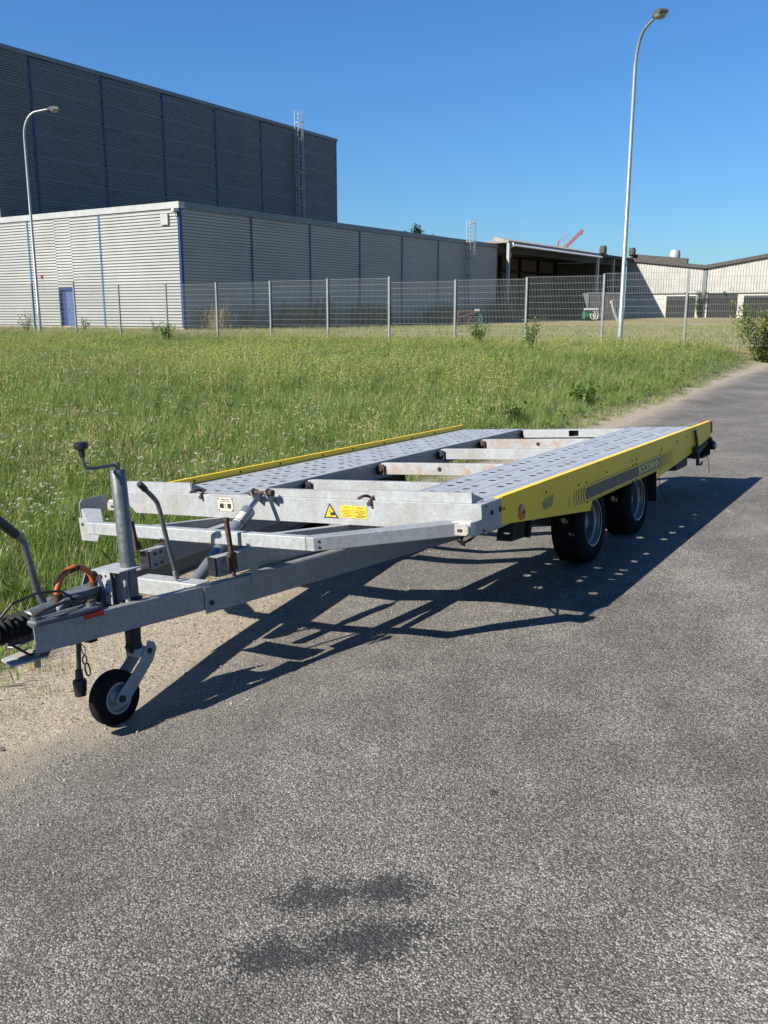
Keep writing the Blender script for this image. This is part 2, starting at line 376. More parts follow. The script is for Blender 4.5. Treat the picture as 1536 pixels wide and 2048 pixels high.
# ------------------------------------------------------------------ the trailer
TP = (0.427, 3.862, 0.619); TY, TPI, TRO = radians(32.75), radians(-0.71), radians(-4.66)
_s = Vector((sin(TY) * cos(TPI), cos(TY) * cos(TPI), sin(TPI))); _t0 = Vector((-cos(TY), sin(TY), 0)); _w0 = _s.cross(_t0)
_t = _t0 * cos(TRO) + _w0 * sin(TRO); _w = _w0 * cos(TRO) - _t0 * sin(TRO)
TR = Matrix(((_s.x, _t.x, _w.x, 0), (_s.y, _t.y, _w.y, 0), (_s.z, _t.z, _w.z, 0), (0, 0, 0, 1)))
TM = Matrix.Translation(Vector(TP) - _w * 0.6) @ TR
W = 2.314; LEN = 4.167; TC = W / 2
trailer = empty("car_trailer", TM, "galvanised tandem-axle car trailer with yellow side panels parked at the road edge", "trailer")
LIFT = (0, 0, 0.6)
def part(b, name, mat, parent=None, smooth=False, bevel=0.0, label=None):
    o = b.build(name, mat, parent or trailer, smooth, bevel)
    if parent is None: o.location = LIFT
    if label: o["label"] = label
    return o
def text_mesh(txt, size, name, mat, M, parent, sx=1.0, off=0.0, extrude=0.0004):
    cu = bpy.data.curves.new(name, 'FONT'); cu.body = txt; cu.size = size; cu.align_x = 'CENTER'; cu.align_y = 'CENTER'; cu.offset = off; cu.extrude = extrude; cu.resolution_u = 3
    to = bpy.data.objects.new(name + "_curve", cu); COL.objects.link(to)
    bpy.context.view_layer.update(); dg = bpy.context.evaluated_depsgraph_get()
    me = bpy.data.meshes.new_from_object(to.evaluated_get(dg)); bpy.data.objects.remove(to); bpy.data.curves.remove(cu)
    me.transform(M @ Matrix.Diagonal((sx, 1, 1, 1))); me.materials.clear(); me.materials.append(mat); me.name = name
    o = bpy.data.objects.new(name, me); COL.objects.link(o); o.parent = parent; return o

# front crossbeam
b = MB(); b.prism([(0, 0), (2.30, 0), (2.30, -0.05), (2.215, -0.124), (0, -0.124)], (0, 0, 0), (0, 1, 0), (0, 0, 1), (0.006, 0, 0))
b.box(0.007, 0.07, 0.004, 2.298, -0.006, -0.001); b.box(0.007, 0.055, 0.004, 2.21, -0.124, -0.118)
fb = part(b, "front_beam", M_GALV_DIRTY, bevel=0.002)
b = MB(); b.box(0.026, 0.031, 1.79, 2.298, 0.0, 0.054); b.prism([(0.031, 0.054), (0.031, 0.0), (0.15, 0.0)], (0, 1.79, 0), (1, 0, 0), (0, 0, 1), (0, -0.005, 0)); b.box(0.031, 0.05, 1.796, 2.298, 0.049, 0.054)
part(b, "beam_lip", M_GALV_LT, fb)
b = MB(); b.box(0.026, 0.031, 0.602, 1.30, 0.0, 0.037); b.box(0.031, 0.055, 0.602, 1.30, 0.032, 0.037); part(b, "beam_lip", M_GALV_DIRTY, fb)
b = MB(); b.box(0.022, 0.027, 0.058, 0.60, 0.0, 0.046); b.box(0.027, 0.05, 0.062, 0.60, 0.041, 0.046); b.prism([(0.027, 0.046), (0.027, 0.0), (0.15, 0.0)], (0, 0.058, 0), (1, 0, 0), (0, 0, 1), (0, 0.004, 0)); part(b, "beam_lip", M_GALV_LT, fb)
for t in (1.70, 0.60):
    b = MB(); b.tube([(0.03, t + 0.004, 0.012), (-0.005, t + 0.004, 0.024), (-0.03, t + 0.006, 0.026), (-0.042, t + 0.016, 0.02), (-0.042, t + 0.026, 0.016)], 0.007, 8)
    b.tube([(0.03, t - 0.016, 0.02), (-0.008, t - 0.018, 0.0), (-0.012, t - 0.018, -0.025)], 0.007, 8); part(b, "load_hook", M_RUST, smooth=True)
# front face stickers
def fplate(name, t0, t1, w0, w1, mat, th=0.0015):
    b = MB(); b.box(-th, -0.0002, t0, t1, w0, w1); return part(b, name, mat)
pl = fplate("type_plate", 1.463, 1.567, -0.086, -0.014, M_STICKER_W, 0.003)
b = MB()
for t0, t1, w0, w1 in ((1.475, 1.50, -0.07, -0.045), (1.527, 1.555, -0.07, -0.045), (1.508, 1.522, -0.05, -0.047), (1.508, 1.522, -0.06, -0.057), (1.508, 1.522, -0.068, -0.066), (1.475, 1.555, -0.034, -0.032), (1.485, 1.545, -0.026, -0.022)): b.box(-0.0038, -0.0031, t0, t1, w0, w1)
for t, w in ((1.468, -0.02), (1.562, -0.02), (1.468, -0.08), (1.562, -0.08)): b.box(-0.005, -0.0031, t - 0.003, t + 0.003, w - 0.003, w + 0.003)
part(b, "print", M_PRINT, pl)
b = MB(); b.prism([(0.868, -0.094), (0.778, -0.094), (0.828, -0.018)], (-0.0012, 0, 0), (0, 1, 0), (0, 0, 1), (0.001, 0, 0)); tri = part(b, "warning_triangle", M_PRINT)
b = MB(); b.prism([(0.856, -0.088), (0.791, -0.088), (0.828, -0.031)], (-0.002, 0, 0), (0, 1, 0), (0, 0, 1), (0.0007, 0, 0)); ti = part(b, "yellow_field", M_STICKER_Y, tri)
b = MB(); b.prism([(0.822, -0.080), (0.802, -0.080), (0.798, -0.074), (0.803, -0.066), (0.812, -0.063), (0.824, -0.067), (0.83, -0.072)], (-0.0027, 0, 0), (0, 1, 0), (0, 0, 1), (0.0006, 0, 0))
b.prism([(0.836, -0.066), (0.822, -0.061), (0.822, -0.059), (0.836, -0.063)], (-0.0027, 0, 0), (0, 1, 0), (0, 0, 1), (0.0006, 0, 0)); b.box(-0.0027, -0.0021, 0.826, 0.829, -0.061, -0.048); b.box(-0.0027, -0.0021, 0.815, 0.838, -0.0855, -0.084); part(b, "hand_symbol", M_PRINT, tri)
for t0, t1, dw in ((0.690, 0.765, 0), (0.612, 0.687, -0.002)):
    st = fplate("warning_sticker", t0, t1, -0.088 + dw, -0.028 + dw, M_STICKER_Y); c = (t0 + t1) / 2; b = MB()
    for i, (w, l) in enumerate(((-0.036, 0.018), (-0.050, 0.026), (-0.059, 0.031), (-0.067, 0.014), (-0.075, 0.03), (-0.081, 0.02))):
        x = c - l
        while x < c + l:
            e = random.uniform(0.005, 0.014); b.box(-0.0022, -0.0016, x, min(x + e, c + l), w + dw - 0.0016, w + dw + 0.0016); x += e + 0.002
    part(b, "print", M_PRINT if dw else M_ORANGE, st)
# corner plates and front position lamps
b = MB(); b.prism([(0.002, -0.002), (0.205, -0.002), (0.199, -0.125), (-0.10, -0.129), (-0.10, -0.066), (-0.002, -0.064)], (0, 0, 0), (1, 0, 0), (0, 0, 1), (0, 0.005, 0))
b.box(0.008, 0.20, 0.006, 0.05, -0.006, -0.002)
cp = part(b, "corner_plate", M_GALV, bevel=0.001)
for s_, w_, r in ((0.10, -0.052, 0.011), (0.185, -0.05, 0.013), (0.045, -0.015, 0.004), (0.012, -0.118, 0.005)):
    b = MB(); b.lathe([(0, -0.006), (r * 0.8, -0.006), (r, -0.003), (r, 0.0)], (s_, 0, w_), (0, 1, 0), 10); part(b, "bolt", M_DARK, cp)
b = MB(); b.prism([(-0.31, -0.02), (-0.285, 0.0), (-0.12, 0.0), (-0.12, -0.07), (-0.16, -0.095), (-0.31, -0.10)], (0, 2.31, 0), (1, 0, 0), (0, 0, 1), (0, 0.005, 0))
lp = part(b, "corner_plate", M_GALV)
b = MB(); b.prism([(2.325, -0.10), (2.20, -0.10), (2.155, -0.165), (2.19, -0.225), (2.318, -0.225)], (-0.315, 0, 0), (0, 1, 0), (0, 0, 1), (0.006, 0, 0)); part(b, "buffer_plate", M_GALV_DIRTY)
for t, w in ((2.295, -0.135), (2.165, -0.142)): b = MB(); b.lathe([(0, -0.003), (0.008, -0.003), (0.008, 0.0)], (-0.3155, t, w), (1, 0, 0), 10); part(b, "bolt_hole", M_PRINT)
for (s0, t0, w0) in ((-0.172, -0.012, -0.078), (-0.2, 2.13, -0.045)):
    b = MB(); b.box(s0, s0 + 0.05, t0 - 0.02, t0 + 0.075, w0 - 0.03, w0 + 0.03); lampp = part(b, "position_lamp", M_WHITE, bevel=0.004)
    b = MB(); b.prism([(t0 - 0.017, w0 - 0.015), (t0 - 0.005, w0 - 0.026), (t0 + 0.058, w0 - 0.026), (t0 + 0.07, w0 - 0.015), (t0 + 0.07, w0 + 0.015), (t0 + 0.058, w0 + 0.025), (t0 - 0.005, w0 + 0.025), (t0 - 0.017, w0 + 0.015)], (s0 - 0.015, 0, 0), (0, 1, 0), (0, 0, 1), (0.0148, 0, 0)); part(b, "lens", M_LENS, lampp, bevel=0.003)
    b = MB(); b.box(s0 - 0.017, s0 - 0.0152, t0 + 0.012, t0 + 0.035, w0 - 0.008, w0 + 0.004); part(b, "bulb", M_DARK, lampp)
# underride bar with its two arms
BH = 0.058; bw0, bw1 = -0.05 - BH, -0.05
b = MB(); b.box(-0.622, -0.577, 0.50, 1.815, bw0, bw1); bar = part(b, "front_bar", M_GALV_LT, bevel=0.003)
b = MB(); b.prism([(-0.622, 0.498), (-0.575, 0.517), (-0.13, 0.115), (-0.13, 0.008), (-0.17, 0.02), (-0.622, 0.458)], (0, 0, bw0), (1, 0, 0), (0, 1, 0), (0, 0, BH)); part(b, "bar_arm", M_GALV, bevel=0.003)
b = MB(); b.prism([(-0.622, 1.817), (-0.622, 1.865), (-0.31, 2.30), (-0.28, 2.30), (-0.28, 2.17), (-0.575, 1.798)], (0, 0, bw0), (1, 0, 0), (0, 1, 0), (0, 0, BH)); part(b, "bar_arm", M_GALV_LT, bevel=0.003)
for w in (-0.068, -0.093): b = MB(); b.lathe([(0, 0.002), (0.006, 0.002), (0.006, 0.0)], (-0.605, 0.4425, w), (-0.7, -0.72, 0), 8); part(b, "bolt_hole", M_PRINT)
# braces from the bar back under the bed
for t0, t1 in ((0.78, 0.74), (1.53, 1.57)):
    b = MB(); b.bar((-0.575, t0, -0.085), (0.05, t1, -0.15), 0.05, 0.045); part(b, "brace", M_GALV_LT if t0 < 1 else M_GALV, bevel=0.002)
# deck tracks with punched anti-slip holes
def track(t0, flip):
    b = MB(); cols = [0.03, 0.12, 0.03, 0.12, 0.03, 0.12, 0.03, 0.12, 0.03]; s0, s1 = 0.085, LEN - 0.03; rows = 39; ds = (s1 - s0) / rows; t = t0; top = -0.04; prev = None
    for ci, cw in enumerate(cols):
        ta, tb = t, t + cw; t = tb
        if cw < 0.05:
            w = top + 0.003
            b.add([(s0, ta, top), (s1, ta, top), (s0, ta + 0.006, w), (s1, ta + 0.006, w), (s0, tb - 0.006, w), (s1, tb - 0.006, w), (s0, tb, top), (s1, tb, top)], [(0, 1, 3, 2), (2, 3, 5, 4), (4, 5, 7, 6)]); continue
        for r in range(rows):
            sa, sb = s0 + r * ds, s0 + (r + 1) * ds; cs, ct = (sa + sb) / 2, (ta + tb) / 2
            if (r + 2 * (ci // 2)) % 4 == 3 or r == 0:
                b.add([(sa, ta, top), (sb, ta, top), (sb, tb, top), (sa, tb, top)], [(0, 1, 2, 3)]); continue
            n = 10; out = []; ring = []; lip = []; low = []
            for k in range(n):
                an = 2 * pi * k / n; dx, dy = cos(an), sin(an); kk = min((ds / 2) / max(abs(dx), 1e-6), (cw / 2) / max(abs(dy), 1e-6))
                out.append((cs + dx * kk, ct + dy * kk, top)); ring.append((cs + dx * 0.026, ct + dy * 0.026, top)); lip.append((cs + dx * 0.0235, ct + dy * 0.0235, top + 0.0008)); low.append((cs + dx * 0.0238, ct + dy * 0.0238, top - 0.0004))
            cor = [(sb, tb, top), (sa, tb, top), (sa, ta, top), (sb, ta, top)]
            vs = out + ring + lip + low + cor; fs = []
            for k in range(n):
                k2 = (k + 1) % n; fs += [(k, k2, n + k2, n + k), (n + k, n + k2, 2 * n + k2, 2 * n + k), (2 * n + k, 2 * n + k2, 3 * n + k2, 3 * n + k)]
            ca = atan2(cw, ds)
            for j, an in enumerate((ca, pi - ca, pi + ca, 2 * pi - ca)):
                k = int(an / (2 * pi / n)); fs.append((k, 4 * n + j, (k + 1) % n))
            b.add(vs, fs)
    o = part(b, "deck_track", M_DECK)
    for k in range(18):                     # ribs added under the plate to darken the view through the holes
        b = MB(); sx = s0 + 0.12 + k * 0.222; b.box(sx, sx + 0.006, t0 + 0.02, t0 + 0.61, -0.135, -0.046); part(b, "hole_shade_rib", M_DARK)
    b = MB(); b.box(2.66, 4.0, t0 + 0.006, t0 + 0.6, -0.165, -0.14); part(b, "stowed_ramp", M_DARK)
    ti = t0 + sum(cols) if not flip else t0
    sg = -1 if not flip else 1
    b = MB(); x0, x1 = sorted((ti, ti + sg * 0.004)); b.box(s0, s1, x0, x1, top - 0.028, top - 0.001); x0, x1 = sorted((ti + sg * 0.012, ti + sg * 0.018)); b.box(s0, s1, x0, x1, -0.15, -0.06); x0, x1 = sorted((ti - sg * 0.002, ti + sg * 0.06)); b.box(s0, s1, x0, x1, -0.07, -0.065); b.box(s0, s1, x0, x1, -0.155, -0.15)
    part(b, "track_beam", M_GALV)
    tt = t0 + sum(cols) - 0.002 if flip else t0 + 0.002
    b = MB(); b.box(s0, s1, tt - 0.002, tt + 0.002, -0.15, top - 0.001); part(b, "track_flange", M_GALV)
track(0.031, False); track(W - 0.031 - 0.63, True)
# cross members
for s_, mat, hole, in ((0.867, M_GALV_DIRTY, 0), (1.70, M_GALV_RUST, 1.17), (2.55, M_GALV_DIRTY, 0), (3.25, M_GALV_RUST, 1.13)):
    b = MB(); b.prism([(0.70, -0.125), (1.60, -0.125), (1.635, -0.06), (1.635, -0.047), (0.70, -0.047)], (s_, 0, 0), (0, 1, 0), (0, 0, 1), (0.005, 0, 0)); b.box(s_ + 0.0055, s_ + 0.05, 0.70, 1.63, -0.052, -0.047); b.box(s_ + 0.0055, s_ + 0.04, 0.70, 1.60, -0.125, -0.12)
    o = part(b, "cross_member", mat, bevel=0.0015)
    if hole: b = MB(); b.lathe([(0, -0.002), (0.016, -0.002), (0.016, 0.0)], (s_, hole, -0.085), (1, 0, 0), 12); part(b, "bolt_hole", M_PRINT, o)
    b = MB(); b.box(s_ - 0.02, s_ - 0.012, 1.60, 1.665, -0.125, -0.055); b.lathe([(0, -0.014), (0.012, -0.014), (0.012, 0.0)], (s_ - 0.02, 1.622, -0.09), (1, 0, 0), 8); part(b, "end_bracket", M_RUST if mat is M_GALV_RUST else M_DARK, o)
b = MB(); rs_ = LEN - 0.10; b.box(rs_, rs_ + 0.006, 0.66, 1.10, -0.115, -0.045); b.box(rs_, rs_ + 0.006, 1.19, 1.625, -0.115, -0.045); b.box(rs_, rs_ + 0.006, 1.10, 1.19, -0.115, -0.106); b.box(rs_, rs_ + 0.006, 1.10, 1.19, -0.055, -0.045); b.box(rs_ + 0.0065, rs_ + 0.06, 0.66, 1.66, -0.05, -0.045); b.box(rs_ + 0.0065, rs_ + 0.05, 0.66, 1.66, -0.115, -0.11)
part(b, "rear_beam", M_GALV_LT)
b = MB(); b.box(rs_ + 0.055, rs_ + 0.06, 0.04, 2.27, -0.13, -0.052); part(b, "tail_plate", M_DARK)
# side panels
SK = [(0.206, 0.003), (4.171, 0.003), (4.155, -0.126), (3.506, -0.195), (2.662, -0.255), (2.629, -0.207), (1.38, -0.206), (1.344, -0.258), (0.194, -0.124)]
def clip_poly(poly, x, left):
    out = []
    for (x0, y0), (x1, y1) in zip(poly, poly[1:] + poly[:1]):
        i0 = (x0 <= x) if left else (x0 >= x); i1 = (x1 <= x) if left else (x1 >= x)
        if i0: out.append((x0, y0))
        if i0 != i1: k = (x - x0) / (x1 - x0); out.append((x, y0 + (y1 - y0) * k))
    return out
SEAM = 2.147; panels = []
for side in (0, 1):
    for left in (True, False):
        poly = clip_poly(SK, SEAM + (-0.0015 if left else 0.0015), left); b = MB()
        t0 = 0.0 if side == 0 else W
        dv = (0, 0.004, 0) if side == 0 else (0, -0.004, 0)
        b.prism(poly, (0, t0, 0), (1, 0, 0), (0, 0, 1), dv)
        s0 = min(x for x, _ in poly); s1 = max(x for x, y in poly if y > -0.01)
        y0, y1 = (0.0045, 0.030) if side == 0 else (W - 0.030, W - 0.0045)
        b.box(s0 + 0.001, s1 - 0.001, y0, y1, -0.001, 0.0029)
        yi0, yi1 = (0.026, 0.030) if side == 0 else (W - 0.030, W - 0.026)
        b.box(s0 + 0.001, s1 - 0.001, yi0, yi1, -0.034, -0.0012)
        o = part(b, "side_panel", M_YELLOW)
        if side == 0: panels.append(o)
def decal(poly, name, mat, parent, lift=0.0012):
    b = MB(); b.prism(poly, (0, -lift, 0), (1, 0, 0), (0, 0, 1), (0, 0.0006, 0)); return part(b, name, mat, parent)
DW0, DW1 = -0.186, -0.118
for pi_, (a0, a1) in enumerate(((1.285, SEAM - 0.002), (SEAM + 0.002, 2.72))):
    left = [(a0, DW1), (a0 - 0.022, (DW0 + DW1) / 2), (a0, DW0)] if pi_ == 0 else [(a0, DW1), (a0, DW0)]
    right = [(a1, DW0), (a1, DW1)]
    decal(left + right, "grey_stripe", M_DECAL, panels[pi_])
    for w in (DW1 + 0.010, DW0 - 0.014): decal([(a0, w), (a0, w + 0.004), (a1, w + 0.004), (a1, w)], "pin_line", M_DECAL_L, panels[pi_])
mw = (DW0 + DW1) / 2
for k in range(7):
    x = 1.250 - k * 0.036; th = 0.015 - k * 0.0017; h0 = DW1 + 0.010; h1 = DW0 - 0.010
    if k < 5: decal([(x, h0), (x - 0.022, mw), (x, h1), (x + th, h1), (x + th - 0.022, mw), (x + th, h0)], "chevron", M_DECAL, panels[0])
decal([(1.03, -0.125), (1.02, -0.16), (1.03, -0.19), (1.036, -0.19), (1.026, -0.16), (1.036, -0.125)], "chevron", M_GHOST, panels[0])
for k in range(9):
    x = 2.745 + k * 0.034; th = 0.013 - k * 0.0012
    decal([(x, DW1 + 0.01), (x - 0.018, mw), (x, DW0 - 0.01), (x + th, DW0 - 0.01), (x + th - 0.018, mw), (x + th, DW1 + 0.01)], "chevron", M_DECAL if k < 4 else M_GHOST, panels[1])
MT = Matrix(((1, 0, 0, 2.465), (0, 0, -1, -0.0022), (0, 1, 0, (DW0 + DW1) / 2 - 0.001), (0, 0, 0, 1)))
text_mesh("BÖCKMANN", 0.072, "lettering", M_DECAL_Y, MT, panels[1], sx=1.12, off=0.0014)
for i, (x, w, ww) in enumerate(((0.665, -0.115, 0.03), (0.70, -0.1, 0.02), (0.735, -0.105, 0.028), (0.775, -0.1, 0.03), (0.69, -0.125, 0.05), (0.75, -0.122, 0.045))): decal([(x, w - 0.018), (x, w + 0.018), (x + ww, w + 0.02), (x + ww, w - 0.014)], "faded_mark", M_GHOST, panels[0], 0.0008 + 0.0001 * i)
for s_, w_ in ((0.225, -0.055), (0.72, -0.055), (1.17, -0.085), (1.62, -0.075), (2.10, -0.07), (2.115, -0.10), (2.105, -0.2), (1.29, -0.088), (1.29, -0.202)):
    b = MB(); b.lathe([(0, -0.004), (0.005, -0.004), (0.007, -0.001), (0.007, 0.0)], (s_, 0, w_), (0, 1, 0), 8); part(b, "screw", M_DARK, panels[0])
for s_, w_ in ((2.19, -0.07), (2.185, -0.10), (2.185, -0.2), (2.75, -0.075), (3.15, -0.06), (2.72, -0.095), (2.72, -0.2), (3.4, -0.05)):
    b = MB(); b.lathe([(0, -0.004), (0.005, -0.004), (0.007, -0.001), (0.007, 0.0)], (s_, 0, w_), (0, 1, 0), 8); part(b, "screw", M_DARK, panels[1])
for s_ in (0.55, 0.98, 1.4, 1.9, 2.3, 2.75, 3.2, 3.6):
    b = MB(); b.lathe([(0, 0.0), (0.008, 0.0), (0.008, 0.004), (0, 0.004)], (s_, W - 0.034, -0.018), (0, 1, 0), 8); part(b, "screw", M_DARK)
b = MB(); b.lathe([(0, -0.012), (0.022, -0.011), (0.036, -0.006), (0.039, 0.0)], (0.416, 0, -0.105), (0, 1, 0), 20); rf = part(b, "side_reflector", M_AMBER, panels[0], smooth=True)
b = MB(); b.lathe([(0, -0.0145), (0.007, -0.0145), (0.008, -0.0125)], (0.416, 0, -0.105), (0, 1, 0), 10); part(b, "screw", M_RUST, rf)
# rear latch, lamps, bracket
b = MB(); b.bar((3.62, -0.012, -0.02), (3.66, -0.016, -0.16), 0.022, 0.014, (0, 1, 0)); b.bar((3.66, -0.016, -0.14), (3.66, -0.02, -0.30), 0.03, 0.02, (0, 1, 0)); b.bar((3.60, -0.012, -0.15), (3.60, -0.012, -0.24), 0.05, 0.025, (0, 1, 0)); b.tube([(3.60, -0.02, -0.14), (3.56, -0.03, -0.18), (3.61, -0.03, -0.23), (3.64, -0.02, -0.19)], 0.008, 6); b.tube([(3.66, -0.025, -0.29), (3.72, -0.03, -0.30), (3.75, -0.03, -0.285)], 0.008, 6); part(b, "ramp_latch", M_DARK)
b = MB(); b.box(3.695, 3.715, -0.012, -0.0005, -0.13, -0.09); part(b, "side_marker", M_ORANGE)
b = MB(); b.box(4.1725, 4.20, -0.006, 0.08, -0.10, -0.002); part(b, "tail_lamp", M_REDLENS, bevel=0.004)
b = MB(); b.bar((3.72, 0.02, -0.22), (4.14, 0.02, -0.15), 0.03, 0.04); b.box(3.9, 4.14, 0.0, 0.25, -0.275, -0.262); b.box(4.135, 4.145, 0.0, 0.25, -0.262, -0.15); b.bar((4.12, 0.0, -0.13), (4.15, -0.03, -0.2), 0.02, 0.02); part(b, "lamp_bracket", M_DARK)
b = MB(); b.lathe([(0, -0.02), (0.024, -0.02), (0.034, -0.01), (0.034, 0.02), (0, 0.02)], (4.16, -0.02, -0.20), (0.3, 1, 0), 16); rl = part(b, "round_lamp", M_BLACK, smooth=True)
b = MB(); b.lathe([(0, -0.027), (0.018, -0.024), (0.022, -0.0205)], (4.16, -0.02, -0.20), (0.3, 1, 0), 14); part(b, "lens", M_LENS, rl, smooth=True)
b = MB(); b.box(3.33, 3.66, 0.06, 0.12, -0.30, -0.225); part(b, "ramp_hinge", M_DARK)
b = MB(); b.tube([(4.12, 0.02, -0.275), (4.13, 0.01, -0.33), (4.10, 0.0, -0.38), (4.11, 0.0, -0.42)], 0.0025, 5); part(b, "loose_wire", M_DARK)
b = MB(); b.tube([(2.75, 0.02, -0.25), (2.74, 0.01, -0.33), (2.80, 0.0, -0.42)], 0.003, 5); part(b, "loose_wire", M_DARK)
# wheels
def wheel(s_, t_, sg):
    r, rr, wd = 0.235, 0.138, 0.19; c = (s_, t_, -0.357); ax = (0, sg, 0)          # axis points inwards, outer face at h=0
    prof = [(rr - 0.004, 0.012), (rr + 0.012, 0.004), (rr + 0.035, 0.0), (r - 0.03, 0.004), (r - 0.012, 0.016)]
    h = 0.024; k = 0
    for g in range(5):
        prof += [(r, h), (r, h + 0.024), (r - 0.008, h + 0.025), (r - 0.008, h + 0.030)]; h += 0.031
    prof += [(r - 0.012, wd - 0.016), (r - 0.03, wd - 0.004), (rr + 0.03, wd), (rr, wd - 0.01)]
    b = MB(); b.lathe(prof, c, ax, 44); ty = part(b, "wheel", M_RUBBER, smooth=True)
    b = MB(); b.lathe([(rr - 0.006, 0.006), (rr + 0.002, 0.004), (rr + 0.003, 0.010), (rr - 0.008, 0.020), (rr - 0.010, 0.034), (rr - 0.024, 0.044), (rr - 0.026, 0.085), (rr - 0.045, 0.10), (0.07, 0.098), (0.06, 0.09), (0.045, 0.09), (0.04, 0.06), (0.034, 0.05), (0, 0.05)], c, ax, 36); rm = part(b, "rim", M_CYL, ty, smooth=True)
    for k in range(5):
        b = MB(); an = 2 * pi * k / 5 + 0.3; b.lathe([(0, 0.078), (0.009, 0.078), (0.009, 0.098)], (c[0] + 0.055 * cos(an), c[1], c[2] + 0.055 * sin(an)), ax, 8); part(b, "wheel_bolt", M_DARK, rm)
for s_ in (1.50, 2.345):
    wheel(s_, 0.035, 1); wheel(s_, W - 0.035, -1)
    b = MB(); b.tube([(s_, 0.18, -0.36), (s_, W - 0.18, -0.36)], 0.03, 8); part(b, "axle", M_DARK, smooth=True)
    for t_ in (0.27, W - 0.27): b = MB(); b.bar((s_, t_, -0.36), (s_ - 0.16, t_, -0.25), 0.04, 0.06); part(b, "suspension_arm", M_DARK)
for t_ in (0.27, W - 0.33): b = MB(); b.box(0.9, 3.3, t_, t_ + 0.06, -0.26, -0.16); part(b, "chassis_beam", M_DARK)
for t_ in (0.03, W - 0.23): b = MB(); b.box(2.72, 2.735, t_, t_ + 0.2, -0.43, -0.17); part(b, "mud_flap", M_BLACK)
b = MB(); b.prism([(0.82, -0.345), (0.99, -0.355), (1.0, -0.26), (0.86, -0.25)], (0, 0.25, 0), (1, 0, 0), (0, 0, 1), (0, 0.09, 0)); b.bar((1.06, 0.25, -0.27), (1.02, 0.25, -0.36), 0.03, 0.03); part(b, "prop_bracket", M_DARK)
b = MB(); b.tube([(1.02, 0.2, -0.235), (1.12, 0.19, -0.225), (1.16, 0.2, -0.245), (1.1, 0.2, -0.262), (1.03, 0.22, -0.262)], 0.007, 6); part(b, "cable_loop", M_WHITE, smooth=True)
b = MB(); b.tube([(-0.1, 0.05, -0.13), (-0.05, 0.08, -0.17), (0.1, 0.12, -0.185), (0.35, 0.18, -0.19), (0.6, 0.22, -0.17), (0.9, 0.24, -0.2)], 0.006, 6); b.tube([(-0.12, 0.06, -0.14), (0.05, 0.12, -0.2), (0.35, 0.3, -0.24), (0.8, 0.4, -0.22)], 0.005, 6); part(b, "wiring", M_BLACK, smooth=True)
